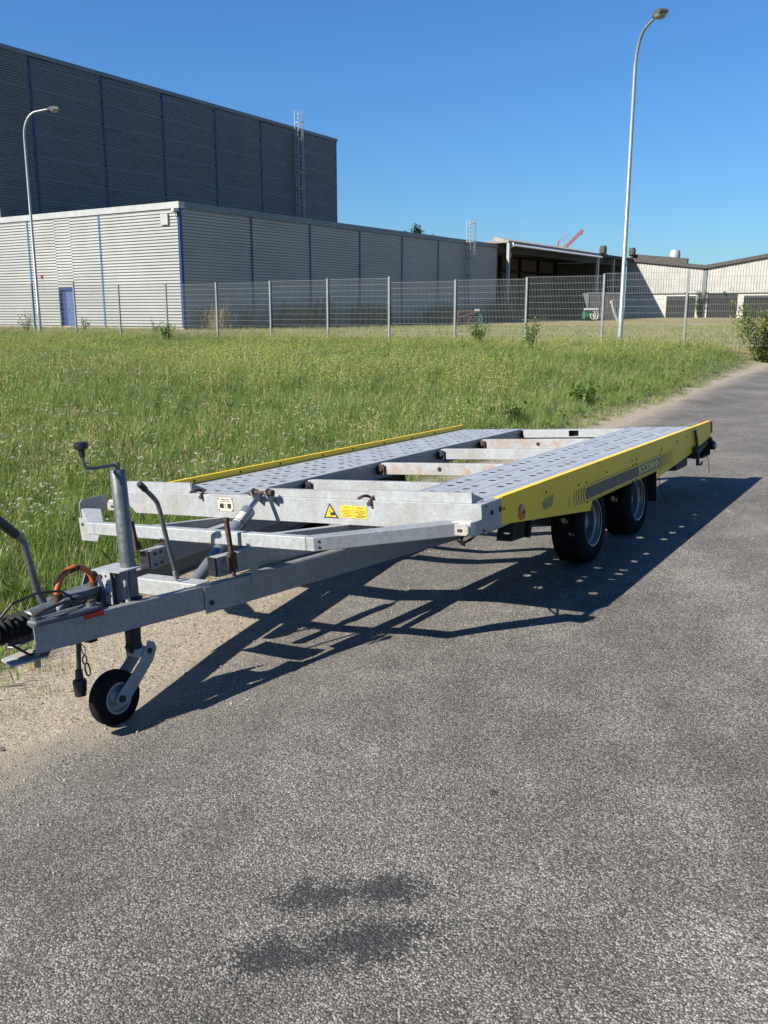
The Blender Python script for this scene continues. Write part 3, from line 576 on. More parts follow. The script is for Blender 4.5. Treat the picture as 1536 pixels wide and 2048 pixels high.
# drawbar
DT, DB = -0.235, -0.338
def rp(s_, side, extra=0.0):
    o = lerp_tab([(-1.53, 0.052), (-0.85, 0.235), (1.2, 0.60)], s_) + extra; return TC - o if side == 0 else TC + o
for side in (0, 1):
    b = MB(); path = [(s_, rp(s_, side), (DT + DB) / 2) for s_ in (-1.53, -1.2, -0.86, -0.4, 0.0, 0.6, 1.2)]; h = (DT - DB) / 2; ow = 0.021 if side == 0 else -0.021
    # C section open towards the inside
    th = 0.006; sg = 1 if side == 0 else -1
    prof = [(sg * 0.0, h), (sg * 0.04, h), (sg * 0.04, -h), (0, -h), (0, -h + th), (sg * (0.04 - th), -h + th), (sg * (0.04 - th), h - th), (0, h - th)]
    b.sweep([Vector(p) for p in path], prof); rl_ = part(b, "drawbar_rail", M_RAIL, bevel=0.002)
    b = MB(); pth = [(s_, rp(s_, side, 0.0415), 0) for s_ in (-0.85, -0.6, -0.2, 0.3, 1.0)]
    b.sweep([Vector((x, y, -0.292)) for x, y, _ in pth], [(-0.0, 0.054), (sg * 0.005, 0.054), (sg * 0.005, -0.062), (0, -0.062)]); part(b, "overlap_plate", M_RAIL, rl_, bevel=0.002)
    b = MB(); y = rp(-0.82, side, 0.047); b.lathe([(0, -0.005), (0.011, -0.005), (0.011, 0.0)], (-0.82, y, -0.312), (0, 1 if side == 0 else -1, 0), 10); part(b, "bolt", M_DARK, rl_)
    # bed support longeron on top, with black end cap
    b = MB(); i0, i1 = ((-0.70, TC - sg * (0.2 if side == 0 else 0.225)), (1.1, TC - sg * 0.52)); b.bar((i0[0], i0[1], -0.19), (i1[0], i1[1], -0.19), 0.055, 0.088); lg = part(b, "bed_support", M_GALV, bevel=0.002)
    d = (Vector((i1[0], i1[1], 0)) - Vector((i0[0], i0[1], 0))).normalized(); b = MB()
    for k in range(3): z = -0.234 + 0.003 + k * 0.0287; p0 = Vector((i0[0], i0[1], z + 0.0135)); b.bar(p0 - d * 0.012, p0 - d * 0.0005, 0.054, 0.027)
    part(b, "end_cap", M_BLACK, lg, bevel=0.002)
    nrm = Vector((d.y, -d.x, 0)) * (-1 if side == 1 else -1)
    b = MB()
    for ds_, z in ((0.03, -0.165), (0.075, -0.165), (0.03, -0.215), (0.075, -0.215)):
        p0 = Vector((i0[0], i0[1], z)) + d * ds_
        b.lathe([(0, 0.034), (0.008, 0.034), (0.008, 0.028)], p0, (d.y, -d.x, 0), 8)
    part(b, "screw", M_CHROME, lg)
    # rusty toggle latch
    b = MB(); lx, ly, z0, hl = (-0.665, 0.882, -0.165, 0.185) if side == 0 else (-0.735, 1.40, -0.135, 0.13)
    b.bar((lx - 0.006, ly + 0.004, z0 + hl), (lx + 0.004, ly, z0 + 0.02), 0.017, 0.015, (0, 1, 0)); b.bar((lx - 0.01, ly + 0.012, z0 + hl), (lx - 0.01, ly - 0.01, z0 + hl), 0.016, 0.014)
    b.bar((lx + 0.003, ly, z0 + 0.035), (lx + 0.005, ly - 0.003, z0 - (0.04 if side == 0 else 0.0)), 0.034, 0.024, (0, 1, 0))
    if side == 0: b.tube([(lx - 0.018, ly - 0.006, z0 + 0.02), (lx - 0.02, ly - 0.008, z0 - 0.05)], 0.006, 8); b.tube([(lx + 0.004, ly, z0 - 0.04), (lx + 0.008, ly - 0.008, z0 - 0.15)], 0.010, 8); b.bar((lx + 0.003, ly - 0.006, z0 - 0.07), (lx + 0.007, ly - 0.01, z0 - 0.12), 0.03, 0.012, (0, 1, 0))
    part(b, "toggle_latch", M_RUST, smooth=True)
    if side == 0:
        b = MB(); b.tube([(lx + 0.0, ly - 0.014, z0 - 0.10), (lx + 0.016, ly - 0.022, z0 - 0.12)], 0.007, 8); part(b, "latch_bolt", M_CHROME, smooth=True)
        b = MB(); yy0 = rp(-0.585, 0, 0.048); b.prism([(-0.605, -0.285), (-0.565, -0.285), (-0.565, -0.185), (-0.605, -0.185)], (0, yy0 - 0.585 * 0.178, 0), (1, -0.178, 0), (0, 0, 1), (0, -0.003, 0)); part(b, "cover_plate", M_RAIL, bevel=0.001)
# transverse member between the rails
b = MB(); b.box(-0.81, -0.804, 0.965, 1.35, -0.315, -0.246); b.box(-0.803, -0.72, 0.965, 1.35, -0.252, -0.246); cm = part(b, "drawbar_cross_plate", M_GALV_LT, bevel=0.002)
b = MB(); b.lathe([(0, -0.003), (0.012, -0.003), (0.012, 0)], (-0.811, 1.03, -0.275), (1, 0, 0), 10); part(b, "bolt_hole", M_PRINT, cm)
# red tape on the near rail
ra, rb = -1.345, -1.265; b = MB(); b.sweep([Vector((ra, rp(ra, 0), DT)), Vector((rb, rp(rb, 0), DT))], [(0.005, 0.0012), (0.0415, 0.0012), (0.0415, -0.018), (0.0405, -0.018), (0.0405, 0.0002), (0.005, 0.0002)]); part(b, "red_tape", M_RED)
# hydraulic tipping cylinder
c0, c1 = Vector((-0.62, 1.165, -0.30)), Vector((-0.035, 1.225, 0.028)); d = c1 - c0
cy = MB(); cy.tube([c0, c0 + d * 0.42], 0.030, 18); cy.tube([c0 + d * 0.40, c0 + d * 0.78], 0.036, 20); cyo = part(cy, "hydraulic_cylinder", M_CYL, smooth=True)
b = MB(); b.tube([c0 + d * 0.775, c0 + d * 0.98], 0.013, 12); part(b, "piston_rod", M_CHROME, cyo, smooth=True)
b = MB(); b.tube([c0 + d * 0.62, c0 + d * 0.625], 0.0375, 20); part(b, "ring_mark", M_DARK, cyo, smooth=True)
nn = Vector((-0.6, -0.35, 0.75)); dd = d.normalized(); nn = (nn - dd * nn.dot(dd)).normalized(); sd_ = dd.cross(nn); b = MB(); pc = c0 + d * 0.66
vs = []
for k in range(6):
    an = -0.5 + k * 0.2
    for h_ in (-0.035, 0.035): vs.append(pc + dd * h_ + (nn * cos(an) + sd_ * sin(an)) * 0.0366)
b.add(vs, [(2 * k, 2 * k + 1, 2 * k + 3, 2 * k + 2) for k in range(5)]); part(b, "white_label", M_WHITE, cyo)
b = MB(); b.prism([(-0.075, 0.045), (-0.05, 0.055), (0.0, 0.03), (0.0, -0.03), (-0.055, 0.0)], (0, 1.18, 0), (1, 0, 0), (0, 0, 1), (0, -0.008, 0)); b.prism([(-0.075, 0.045), (-0.05, 0.055), (0.0, 0.03), (0.0, -0.03), (-0.055, 0.0)], (0, 1.268, 0), (1, 0, 0), (0, 0, 1), (0, 0.008, 0)); lug = part(b, "cylinder_lug", M_GALV_LT)
b = MB(); b.tube([(-0.045, 1.145, 0.028), (-0.045, 1.172, 0.028)], 0.017, 10); b.tube([(-0.045, 1.172, 0.028), (-0.045, 1.285, 0.028)], 0.011, 10); b.tube([(-0.045, 1.277, 0.028), (-0.045, 1.295, 0.028)], 0.017, 10); part(b, "hinge_pin", M_RUST, lug, smooth=True)
# pump lever
b = MB(); b.tube([(-0.764, 1.12, -0.245), (-0.80, 1.12, -0.07), (-0.826, 1.12, 0.08), (-0.836, 1.12, 0.113), (-0.855, 1.12, 0.137), (-0.913, 1.12, 0.196)], 0.0105, 10); lv = part(b, "pump_lever", M_ZINC, smooth=True)
b = MB(); b.tube([(-0.893, 1.12, 0.176), (-0.922, 1.12, 0.206)], 0.014, 10); part(b, "grip", M_BLACK, lv, smooth=True)
b = MB(); b.tube([(-0.79, 1.10, -0.25), (-0.80, 1.10, -0.20)], 0.006, 6); b.box(-0.80, -0.73, 1.08, 1.16, -0.252, -0.243); part(b, "lever_pivot", M_GALV_LT)
# overrun coupling
b = MB(); b.tube([(-1.50, TC, -0.235), (-1.40, TC, -0.23), (-1.30, TC, -0.225)], [0.042, 0.047, 0.052], 18)
b.prism([(-1.40, -0.335), (-1.40, -0.205), (-1.36, -0.178), (-1.16, -0.168), (-1.14, -0.30), (-1.16, -0.335)], (0, TC - 0.055, 0), (1, 0, 0), (0, 0, 1), (0, 0.11, 0)); cb = part(b, "overrun_housing", M_GREYPAINT, smooth=True, bevel=0.006)
b = MB(); b.box(-1.345, -1.215, TC - 0.0575, TC - 0.0553, -0.262, -0.195); pt = part(b, "data_plate", M_LABEL, cb); b = MB()
for i in range(9):
    z = -0.257 + i * 0.0068; x = -1.34
    while x < -1.225: e = random.uniform(0.006, 0.03); b.box(x, min(x + e, -1.219), TC - 0.0582, TC - 0.0576, z, z + 0.0022); x += e + 0.005
b.box(-1.30, -1.25, TC - 0.0584, TC - 0.0577, -0.24, -0.212); part(b, "print", M_PRINT_W, pt)
b = MB(); b.prism([(-1.545, 1.045), (-1.545, 1.10), (-1.25, 1.10), (-1.25, 1.028), (-1.29, 1.005)], (0, 0, DT + 0.0005), (1, 0, 0), (0, 1, 0), (0, 0, 0.022)); fl = part(b, "mounting_flange", M_GREYPAINT, bevel=0.006)
for (bs, bt) in ((-1.30, 1.035), (-1.52, 1.075)):
    b = MB(); b.tube([(bs, bt, DT), (bs, bt, DT + 0.034)], [0.022, 0.019], 14); bo = part(b, "bolt_boss", M_GREYPAINT, fl, smooth=True); b = MB(); b.tube([(bs, bt, DT + 0.034), (bs, bt, DT + 0.044)], 0.012, 6); part(b, "bolt", M_RUST, bo)
b = MB(); prof = []
for k in range(13): prof.append((0.052 if k % 2 else 0.040, k * 0.013))
b.lathe(prof, (-1.66, TC, -0.24), (1, 0, 0), 20); part(b, "bellows", M_BELLOWS, smooth=True)
b = MB(); b.tube([(-1.655, TC, -0.245), (-1.70, TC, -0.245)], 0.028, 14); b.prism([(-1.80, -0.30), (-1.80, -0.235), (-1.77, -0.205), (-1.70, -0.21), (-1.67, -0.28), (-1.74, -0.29), (-1.76, -0.32)], (0, TC - 0.033, 0), (1, 0, 0), (0, 0, 1), (0, 0.066, 0)); b.tube([(-1.76, TC, -0.2), (-1.70, TC, -0.185), (-1.66, TC, -0.185)], 0.011, 8); part(b, "coupling_head", M_GREYPAINT, smooth=True, bevel=0.005)
b = MB(); b.prism([(-1.63, 1.09), (-1.60, 1.20), (-1.48, 1.22), (-1.44, 1.12), (-1.50, 1.06)], (0, 0, -0.362), (1, 0, 0), (0, 1, 0), (0, 0, 0.006)); b.tube([(-1.515, 1.105, -0.40), (-1.515, 1.105, -0.335)], 0.012, 8); part(b, "lower_plate", M_GALV_RUST)
b = MB(); b.tube([(-1.62, TC, -0.20), (-1.58, TC - 0.04, -0.14), (-1.48, TC - 0.05, -0.125), (-1.38, TC - 0.055, -0.14), (-1.31, TC - 0.062, -0.20)], 0.005, 6); b.tube([(-1.53, 1.08, -0.20), (-1.48, 1.05, -0.18), (-1.40, 1.06, -0.175), (-1.31, 1.07, -0.20)], 0.006, 6); b.tube([(-1.6, TC - 0.03, -0.29), (-1.55, TC - 0.06, -0.34), (-1.48, TC - 0.03, -0.36)], 0.005, 6); part(b, "breakaway_cable", M_BLACK, smooth=True)
b = MB(); arc = [(-1.285 - 0.088 * cos(pi * k / 14) + 0.006, TC - 0.012, -0.168 + 0.085 * sin(pi * k / 14) + 0.012 * k / 14) for k in range(15)]; b.tube(arc, [0.0125] * 15, 10); oh = part(b, "orange_handle", M_ORANGE, smooth=True)
b = MB(); b.tube([(-1.366, TC - 0.012, -0.20), (-1.366, TC - 0.012, -0.158)], 0.022, 10); b.tube([(-1.192, TC - 0.012, -0.18), (-1.192, TC - 0.012, -0.152)], 0.02, 10); b.tube([(-1.30, TC - 0.012, -0.0825), (-1.255, TC - 0.012, -0.078)], 0.0135, 10); part(b, "rusted_base", M_RUST, oh, smooth=True)
# hand brake
b = MB(); b.tube([(-1.40, TC + 0.03, -0.19), (-1.419, TC + 0.03, -0.142), (-1.445, TC + 0.03, 0.02), (-1.452, TC + 0.03, 0.055), (-1.466, TC + 0.03, 0.08), (-1.56, TC + 0.03, 0.175)], 0.0145, 12); hb = part(b, "hand_brake", M_ZINC, smooth=True)
b = MB(); b.tube([(-1.478, TC + 0.03, 0.092), (-1.568, TC + 0.03, 0.183), (-1.572, TC + 0.03, 0.187)], [0.019, 0.0185, 0.012], 12); part(b, "grip", M_BLACK, hb, smooth=True)
# jockey wheel
JS, JT = -1.10, 1.035
b = MB(); b.tube([(JS, JT, -0.225), (JS, JT, 0.283), (JS, JT, 0.29)], [0.031, 0.031, 0.026], 20); jt = part(b, "jockey_tube", M_ZINC, smooth=True)
b = MB(); b.lathe([(0.031, 0.0), (0.043, 0.002), (0.043, 0.012), (0.031, 0.016)], (JS, JT, -0.243), (0, 0, 1), 18); part(b, "collar", M_DARK, jt, smooth=True)
b = MB(); b.tube([(JS, JT, 0.285), (JS, JT, 0.32)], 0.013, 10); b.tube([(JS, JT, 0.310), (JS - 0.12, JT, 0.310), (JS - 0.148, JT, 0.314), (JS - 0.158, JT, 0.33), (JS - 0.16, JT, 0.372)], 0.0065, 8); ck = part(b, "crank", M_ZINC, smooth=True)
b = MB(); b.lathe([(0, -0.012), (0.011, -0.012), (0.013, 0.012), (0.026, 0.020), (0.028, 0.028), (0.027, 0.04), (0.018, 0.045), (0, 0.045)], (JS - 0.16, JT, 0.372), (0, 0, 1), 16); part(b, "knob", M_BLACK, ck, smooth=True)
b = MB(); b.tube([(JS, JT, -0.24), (JS, JT, -0.36)], 0.027, 14); b.tube([(JS - 0.002, JT, -0.35), (JS - 0.01, JT, -0.46)], 0.024, 12); b.box(JS - 0.045, JS - 0.028, JT - 0.012, JT + 0.012, -0.45, -0.33); b.tube([(JS - 0.037, JT - 0.01, -0.43), (JS - 0.037, JT + 0.01, -0.43)], 0.018, 8); part(b, "inner_tube", M_DARK, smooth=True)
JW = (-1.24, JT, -0.607); JR = 0.111
b = MB()
for t0 in (JT - 0.043, JT + 0.037): b.prism([(-1.075, -0.415), (-1.045, -0.43), (-1.035, -0.46), (-1.06, -0.505), (-1.205, -0.63), (-1.235, -0.642), (-1.262, -0.632), (-1.268, -0.605), (-1.25, -0.582), (-1.13, -0.49), (-1.10, -0.45)], (0, t0, 0), (1, 0, 0), (0, 0, 1), (0, 0.006, 0))
b.box(-1.13, -1.075, JT - 0.037, JT + 0.037, -0.475, -0.44); fk = part(b, "wheel_fork", M_GALV_DIRTY, bevel=0.0015)
b = MB(); b.lathe([(0, -0.004), (0.012, -0.004), (0.012, 0.0)], (-1.075, JT - 0.043, -0.458), (0, 1, 0), 10); b.lathe([(0, -0.01), (0.014, -0.01), (0.016, 0.0)], (JW[0], JT - 0.043, JW[2]), (0, 1, 0), 6); part(b, "bolt", M_DARK, fk)
b = MB(); hw = 0.03
b.lathe([(0.062, -hw + 0.006), (0.07, -hw), (0.1, -hw + 0.001), (0.108, -hw + 0.006), (JR, -hw + 0.014), (JR, hw - 0.014), (0.108, hw - 0.006), (0.07, hw), (0.062, hw - 0.006)], JW, (0, 1, 0), 40); jw = part(b, "jockey_wheel", M_RUBBER, smooth=True)
b = MB(); b.lathe([(0, -0.032), (0.018, -0.032), (0.02, -0.02), (0.03, -0.012), (0.05, -0.014), (0.056, -0.026), (0.064, -0.027), (0.064, 0.027), (0.03, 0.012), (0, 0.03)], JW, (0, 1, 0), 30); part(b, "rim", M_GALV, jw, smooth=True)
# clamp and brackets round the tube
b = MB(); b.box(-1.19, -1.066, 0.985, 1.15, -0.108, -0.103); b.box(-1.188, -1.183, 1.045, 1.15, -0.24, -0.1085); b.box(-1.142, -1.138, 1.0, 1.075, -0.245, -0.1085); cl = part(b, "jockey_clamp", M_GALV_LT)
b = MB()
for t, w in ((1.125, -0.125), (1.125, -0.15), (1.125, -0.18), (1.07, -0.125), (1.07, -0.16), (1.07, -0.2)): b.lathe([(0, -0.001), (0.0055, -0.001), (0.0055, 0)], (-1.1885, t, w), (1, 0, 0), 8)
part(b, "bolt_hole", M_PRINT, cl)
b = MB()
for t, w in ((1.10, -0.127), (1.058, -0.20)): b.lathe([(0, -0.006), (0.009, -0.006), (0.009, 0)], (-1.1885, t, w), (1, 0, 0), 6)
part(b, "rusty_bolt", M_RUST, cl)
b = MB(); b.tube([(JS - 0.036, JT - 0.026, -0.105), (JS - 0.042, JT - 0.03, -0.16), (JS - 0.036, JT - 0.028, -0.235)], 0.008, 8); b.tube([(JS - 0.03, JT + 0.0, -0.232), (JS, JT - 0.034, -0.232), (JS + 0.03, JT, -0.232)], 0.005, 6); part(b, "clamp_strap", M_ZINC, cl, smooth=True)
for t in (1.085, 1.215): b = MB(); b.prism([(-1.235, -0.33), (-1.205, -0.20), (-1.158, -0.108), (-1.145, -0.112), (-1.128, -0.17), (-1.115, -0.33)], (0, t, 0), (1, 0, 0), (0, 0, 1), (0, 0.006, 0)); part(b, "bracket_fin", M_GREYPAINT)
# plug on its cable, chain and snap hook, towing eye under the rail
px, py_ = -1.33, 1.12
b = MB(); b.tube([(px + 0.02, py_, -0.33), (px + 0.012, py_, -0.40), (px, py_, -0.49)], 0.0095, 8); cbq = part(b, "lighting_cable", M_BLACK, smooth=True)
b = MB(); b.lathe([(0, 0.035), (0.014, 0.035), (0.016, 0.0), (0.026, -0.006), (0.028, -0.02), (0.026, -0.022), (0.026, -0.05), (0.024, -0.052), (0.022, -0.07), (0, -0.072)], (px, py_, -0.51), (0.05, 0, 1), 18); part(b, "plug", M_BLACK, cbq, smooth=True)
b = MB(); ring = [(px + 0.035 + 0.010 * sin(2 * pi * k / 12), py_, -0.445 + 0.018 * cos(2 * pi * k / 12)) for k in range(13)]; b.tube(ring, 0.003, 6, caps=False); ring = [(px + 0.043 + 0.011 * sin(2 * pi * k / 12) + 0.1 * (0.03 * -cos(2 * pi * k / 12)), py_, -0.487 + 0.028 * cos(2 * pi * k / 12)) for k in range(13)]; b.tube(ring, 0.0035, 6, caps=False); b.tube([(px + 0.03, py_, -0.33), (px + 0.025, py_, -0.40), (px + 0.035, py_, -0.428)], 0.002, 5); b.tube([(px + 0.03, py_, -0.38), (px + 0.045, py_, -0.40), (px + 0.038, py_, -0.43)], 0.002, 5); part(b, "snap_hook", M_DARK, smooth=True)
b = MB(); b.tube([(-1.37 + 0.05 * (1 - cos(pi * k / 8)), 1.14, -0.335 - 0.035 * sin(pi * k / 8)) for k in range(9)], 0.008, 8); b.box(-1.265, -1.23, 1.11, 1.15, -0.385, -0.34); part(b, "tow_eye", M_DARK, smooth=True)
# ------------------------------------------------------------------ buildings
BZ = 0.40; BAZ = radians(33.5)
BM = Matrix.Translation((-10.863, 50.0, BZ)) @ Matrix.Rotation(pi / 2 - BAZ, 4, 'Z')       # local X along the shaded wall, local Y to the back left
def m_clad(name, c, stain, metal=0.25, rough=0.45):
    m = NT(name); p = m.pos(True)
    mp = m.n("Mapping"); mp.inputs["Scale"].default_value = (0.6, 0.6, 3.5); m.l(p, mp.inputs["Vector"])
    a = m.noise(mp.outputs[0], 0.8, 5); f = m.noise(p, 0.35, 3); g = m.noise(p, 6, 4)
    col = m.mix(m.ramp(f, [(0.3, 0.0), (0.7, 1.0)]), tuple(x * 0.9 for x in c), tuple(x * 1.08 for x in c))
    col = m.mix(m.ramp(a, [(0.55, 0.0), (0.66, stain)]), col, tuple(x * 0.45 for x in c))
    col = m.mix(m.ramp(g, [(0.4, 0.12), (0.7, 0.0)]), col, tuple(x * 0.6 for x in c))
    m.col(col); m.set(Metallic=metal, Roughness=rough); return m.mat
M_CLAD = M_CLAD_S = m_clad("silver_cladding", (0.52, 0.53, 0.515), 0.12, 0.0, 0.5)
M_CLAD_T = m_clad("blue_grey_cladding", (0.20, 0.22, 0.25), 0.5, 0.0, 0.5)
M_BLUE = simple("blue_trim", (0.022, 0.045, 0.20), 0.4, 0.1, 0.12, 3)  # navy tone has the shade of the long walls put into it
M_BLUE_SUN = simple("blue_trim_sunlit", (0.09, 0.17, 0.36), 0.4, 0.1, 0.15, 3)  # lit copy of the trim blue, sunlight put into the colour
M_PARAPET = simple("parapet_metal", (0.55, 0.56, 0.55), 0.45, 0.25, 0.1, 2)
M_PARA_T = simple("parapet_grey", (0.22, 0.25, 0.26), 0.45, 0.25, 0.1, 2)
M_CONC = simple("stained_concrete", (0.33, 0.31, 0.27), 0.9, 0, 0.4, 1.6, 0.3)
M_BASE = simple("plinth_concrete", (0.42, 0.38, 0.31), 0.9, 0, 0.2, 5, 0.3)
M_ROOFDARK = simple("dark_roof_sheet", (0.085, 0.08, 0.075), 0.85, 0, 0.35, 4, 0.3)
M_CREAM = simple("cream_sheet", (0.53, 0.53, 0.49), 0.65, 0, 0.12, 1.2)
M_WALLW = simple("white_render", (0.6, 0.59, 0.55), 0.85, 0, 0.12, 3)
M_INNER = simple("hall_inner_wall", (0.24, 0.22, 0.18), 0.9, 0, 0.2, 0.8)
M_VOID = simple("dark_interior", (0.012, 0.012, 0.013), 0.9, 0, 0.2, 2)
M_DOORGLASS = simple("blue_door_sheet", (0.10, 0.16, 0.36), 0.3, 0.1, 0.15, 4)
M_STEEL = simple("weathered_zinc", (0.46, 0.49, 0.48), 0.5, 0.45, 0.12, 8)
M_WHITEPAINT = simple("white_gutter_paint", (0.78, 0.77, 0.72), 0.5, 0, 0.08, 3)
M_CRANE = simple("crane_red", (0.55, 0.06, 0.035), 0.5, 0, 0.15, 1)
def rib_wall(b, p0, p1, nrm, z0, z1, pitch=0.165, depth=0.075, seam=0):
    """sheet with horizontal ribs from p0 to p1 (2-D), ribs stand out along nrm"""
    x0, y0 = p0; x1, y1 = p1; nx, ny = nrm; pts = []; z = z0; i = 0
    while z < z1 - 1e-6:
        h = min(pitch, z1 - z); d = depth if not (seam and i % seam == seam - 1) else depth * 0.1
        for f, k in ((0.0, 0), (0.28, 0), (0.32, 1), (0.98, 1), (1.0, 0)): pts.append((k * d, z + f * h))
        z += h; i += 1
    vs = []
    for d, zz in pts: vs += [(x0 + nx * d, y0 + ny * d, zz), (x1 + nx * d, y1 + ny * d, zz)]
    fs = [(2 * i, 2 * i + 1, 2 * i + 3, 2 * i + 2) for i in range(len(pts) - 1) if pts[i] != pts[i + 1]]
    if (x1 - x0) * ny - (y1 - y0) * nx > 0: fs = [f[::-1] for f in fs]
    b.add(vs, fs)
def bpart(b, name, mat, parent, smooth=False, label=None):
    o = b.build(name, mat, parent, smooth)
    if label: o["label"] = label
    return o
def caged_ladder(parent, x, y, z0, ztop, wall_z):
    b = MB()
    for dx in (-0.25, 0.25): b.box(x + dx - 0.025, x + dx + 0.025, y - 0.24, y - 0.19, z0, ztop)
    ld = bpart(b, "caged_ladder", M_STEEL, parent); b = MB(); z = z0 + 0.2
    while z < ztop - 0.1: b.box(x - 0.224, x + 0.224, y - 0.23, y - 0.2, z, z + 0.03); z += 0.3
    o = bpart(b, "rungs", M_STEEL, ld); o["kind"] = "stuff"
    b = MB(); z = z0 + 2.3
    while z < ztop + 0.01:
        pr = [(x - 0.275, y - 0.24)] + [(x - 0.38 * cos(pi * k / 8), y - 0.45 - 0.42 * sin(pi * k / 8)) for k in range(9)] + [(x + 0.275, y - 0.24)]
        b.sweep([Vector((p[0], p[1], z)) for p in pr], [(-0.006, -0.03), (0.006, -0.03), (0.006, 0.03), (-0.006, 0.03)]); z += 1.35
    for k in (1, 3, 5, 7): px_, py2 = x - 0.37 * cos(pi * k / 8), y - 0.45 - 0.41 * sin(pi * k / 8); b.box(px_ - 0.022, px_ + 0.022, py2 - 0.007, py2 + 0.007, z0 + 2.3, ztop)
    bpart(b, "safety_cage", M_STEEL, ld); b = MB()
    for zz in (z0 + 1.5, (z0 + wall_z) / 2, wall_z - 0.8):
        for dx in (-0.25, 0.25): b.box(x + dx - 0.018, x + dx + 0.018, y - 0.188, y, zz, zz + 0.05)
    bpart(b, "wall_bracket", M_STEEL, ld)
LH = 6.66
low = empty("low_warehouse", BM, "low silver ribbed warehouse with a sunlit end and blue door", "building")
b = MB(); b.box(0.06, 37.4, 0.06, 36, 0, LH - 0.25); bpart(b, "wall_core", M_CLAD_S, low)
b = MB(); b.box(-0.02, 37.4, -0.02, 36.02, -0.6, 0.16); bpart(b, "plinth", M_BASE, low)
BX = [0.0, 5.62, 11.13, 16.61, 22.0, 27.25, 32.4, 37.45]
for x0, x1 in zip(BX, BX[1:]):
    b = MB(); rib_wall(b, (x0 + 0.06, 0.02), (x1 - 0.06, 0.02), (0, -1), 0.161, LH - 0.32); bpart(b, "cladding_panel", M_CLAD_S, low)
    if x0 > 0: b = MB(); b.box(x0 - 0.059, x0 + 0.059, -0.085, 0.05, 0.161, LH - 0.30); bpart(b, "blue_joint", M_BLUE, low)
BY = [0.0, 6.36, 12.9, 19.4, 25.9, 36.0]
for i, (y0, y1) in enumerate(zip(BY, BY[1:])):
    if i == 1:
        d0, d1, dh = 8.97, 10.36, 2.33
        for (ya, yb, za, zb) in ((y0 + 0.06, d0 - 0.03, 0.161, LH - 0.32), (d1 + 0.03, y1 - 0.06, 0.161, LH - 0.32), (d0 - 0.029, d1 + 0.029, dh + 0.06, LH - 0.32)):
            b = MB(); rib_wall(b, (0.02, ya), (0.02, yb), (-1, 0), za, zb); bpart(b, "cladding_panel", M_CLAD, low)
    else: b = MB(); rib_wall(b, (0.02, y0 + 0.06), (0.02, y1 - 0.06), (-1, 0), 0.161, LH - 0.32); bpart(b, "cladding_panel", M_CLAD, low)
    if y0 > 0: b = MB(); b.box(-0.085, 0.05, y0 - 0.059, y0 + 0.059, 0.161, LH - 0.30); bpart(b, "blue_joint", M_BLUE_SUN, low)
b = MB(); b.box(-0.095, 0.08, -0.095, 0.06, 0.161, LH - 0.31); bpart(b, "corner_trim", M_BLUE, low)
b = MB(); b.box(-0.09, 0.05, 8.97, 9.05, 0.1, 2.385); b.box(-0.09, 0.05, 10.28, 10.36, 0.1, 2.385); b.box(-0.09, 0.05, 9.051, 10.279, 2.25, 2.385); b.box(0.051, 0.059, 8.97, 10.36, 0.1, 2.385); dr = bpart(b, "door", M_BLUE, low); b = MB(); b.box(0.01, 0.045, 9.06, 9.80, 0.16, 2.24); bpart(b, "door_leaf", M_DOORGLASS, dr); b = MB(); b.box(-0.05, 0.009, 9.66, 9.70, 1.0, 1.15); bpart(b, "handle", M_STEEL, dr)  # navy panel left of the leaf paints the shadowed reveal
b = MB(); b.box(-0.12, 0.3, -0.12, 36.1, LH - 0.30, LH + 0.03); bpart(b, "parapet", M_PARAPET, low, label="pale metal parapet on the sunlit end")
b = MB(); b.box(0.301, 37.45, -0.12, 0.3, LH - 0.30, LH + 0.03); bpart(b, "parapet", M_PARA_T, low)  # same parapet on the shaded side, shade put into a darker grey
b = MB(); b.box(0.301, 37.4, 0.301, 36, LH - 0.28, LH - 0.18); bpart(b, "roof", M_ROOFDARK, low)
b = MB(); b.box(-0.16, -0.02, 0.72, 1.26, 5.55, 6.12); bpart(b, "wall_box", M_PARAPET, low, label="square pale box high on the sunlit wall")
b = MB(); b.bar((-0.05, 0.1, LH - 0.5), (-0.45, 0.02, LH - 0.42), 0.14, 0.13); b.tube([(-0.02, 0.16, LH - 0.75), (-0.15, 0.12, LH - 0.7), (-0.2, 0.07, LH - 0.5)], 0.03, 6); bpart(b, "security_camera", M_WHITE, low)
b = MB(); b.box(-0.12, -0.04, 11.8, 11.95, 3.05, 3.15); b.box(-0.14, -0.041, 11.84, 11.91, 2.98, 3.05); bpart(b, "alarm_light", M_CRANE, low)
caged_ladder(low, 31.75, -0.03, 0.2, 8.25, LH)
TH = 16.55
def rise(x): return 0.46 * (1 - x / 35.5)
tall = empty("tall_warehouse", BM @ Matrix.Translation((0.3, 16.0, 0)), "tall dark blue-grey warehouse rising behind the low one", "building")
b = MB(); b.box(0.06, 35.45, 0.06, 26, 0, TH - 0.2); bpart(b, "wall_core", M_CLAD_T, tall)
TX = [0.0, 2.94, 8.56, 14.06, 19.54, 24.94, 30.21, 35.5]
for x0, x1 in zip(TX, TX[1:]):
    b = MB(); rib_wall(b, (x0 + 0.07, 0.02), (x1 - 0.07, 0.02), (0, -1), 5.5, TH - 0.25 + rise(x1), 0.15, 0.07, 9); bpart(b, "cladding_panel", M_CLAD_T, tall)
    if x0 > 0: b = MB(); b.box(x0 - 0.065, x0 + 0.065, -0.07, 0.05, 5.5, TH - 0.24 + rise(x0)); bpart(b, "blue_joint", M_BLUE, tall)
b = MB(); b.box(35.44, 35.54, -0.04, 0.1, 0, TH - 0.25); bpart(b, "corner_trim", M_BLUE, tall)
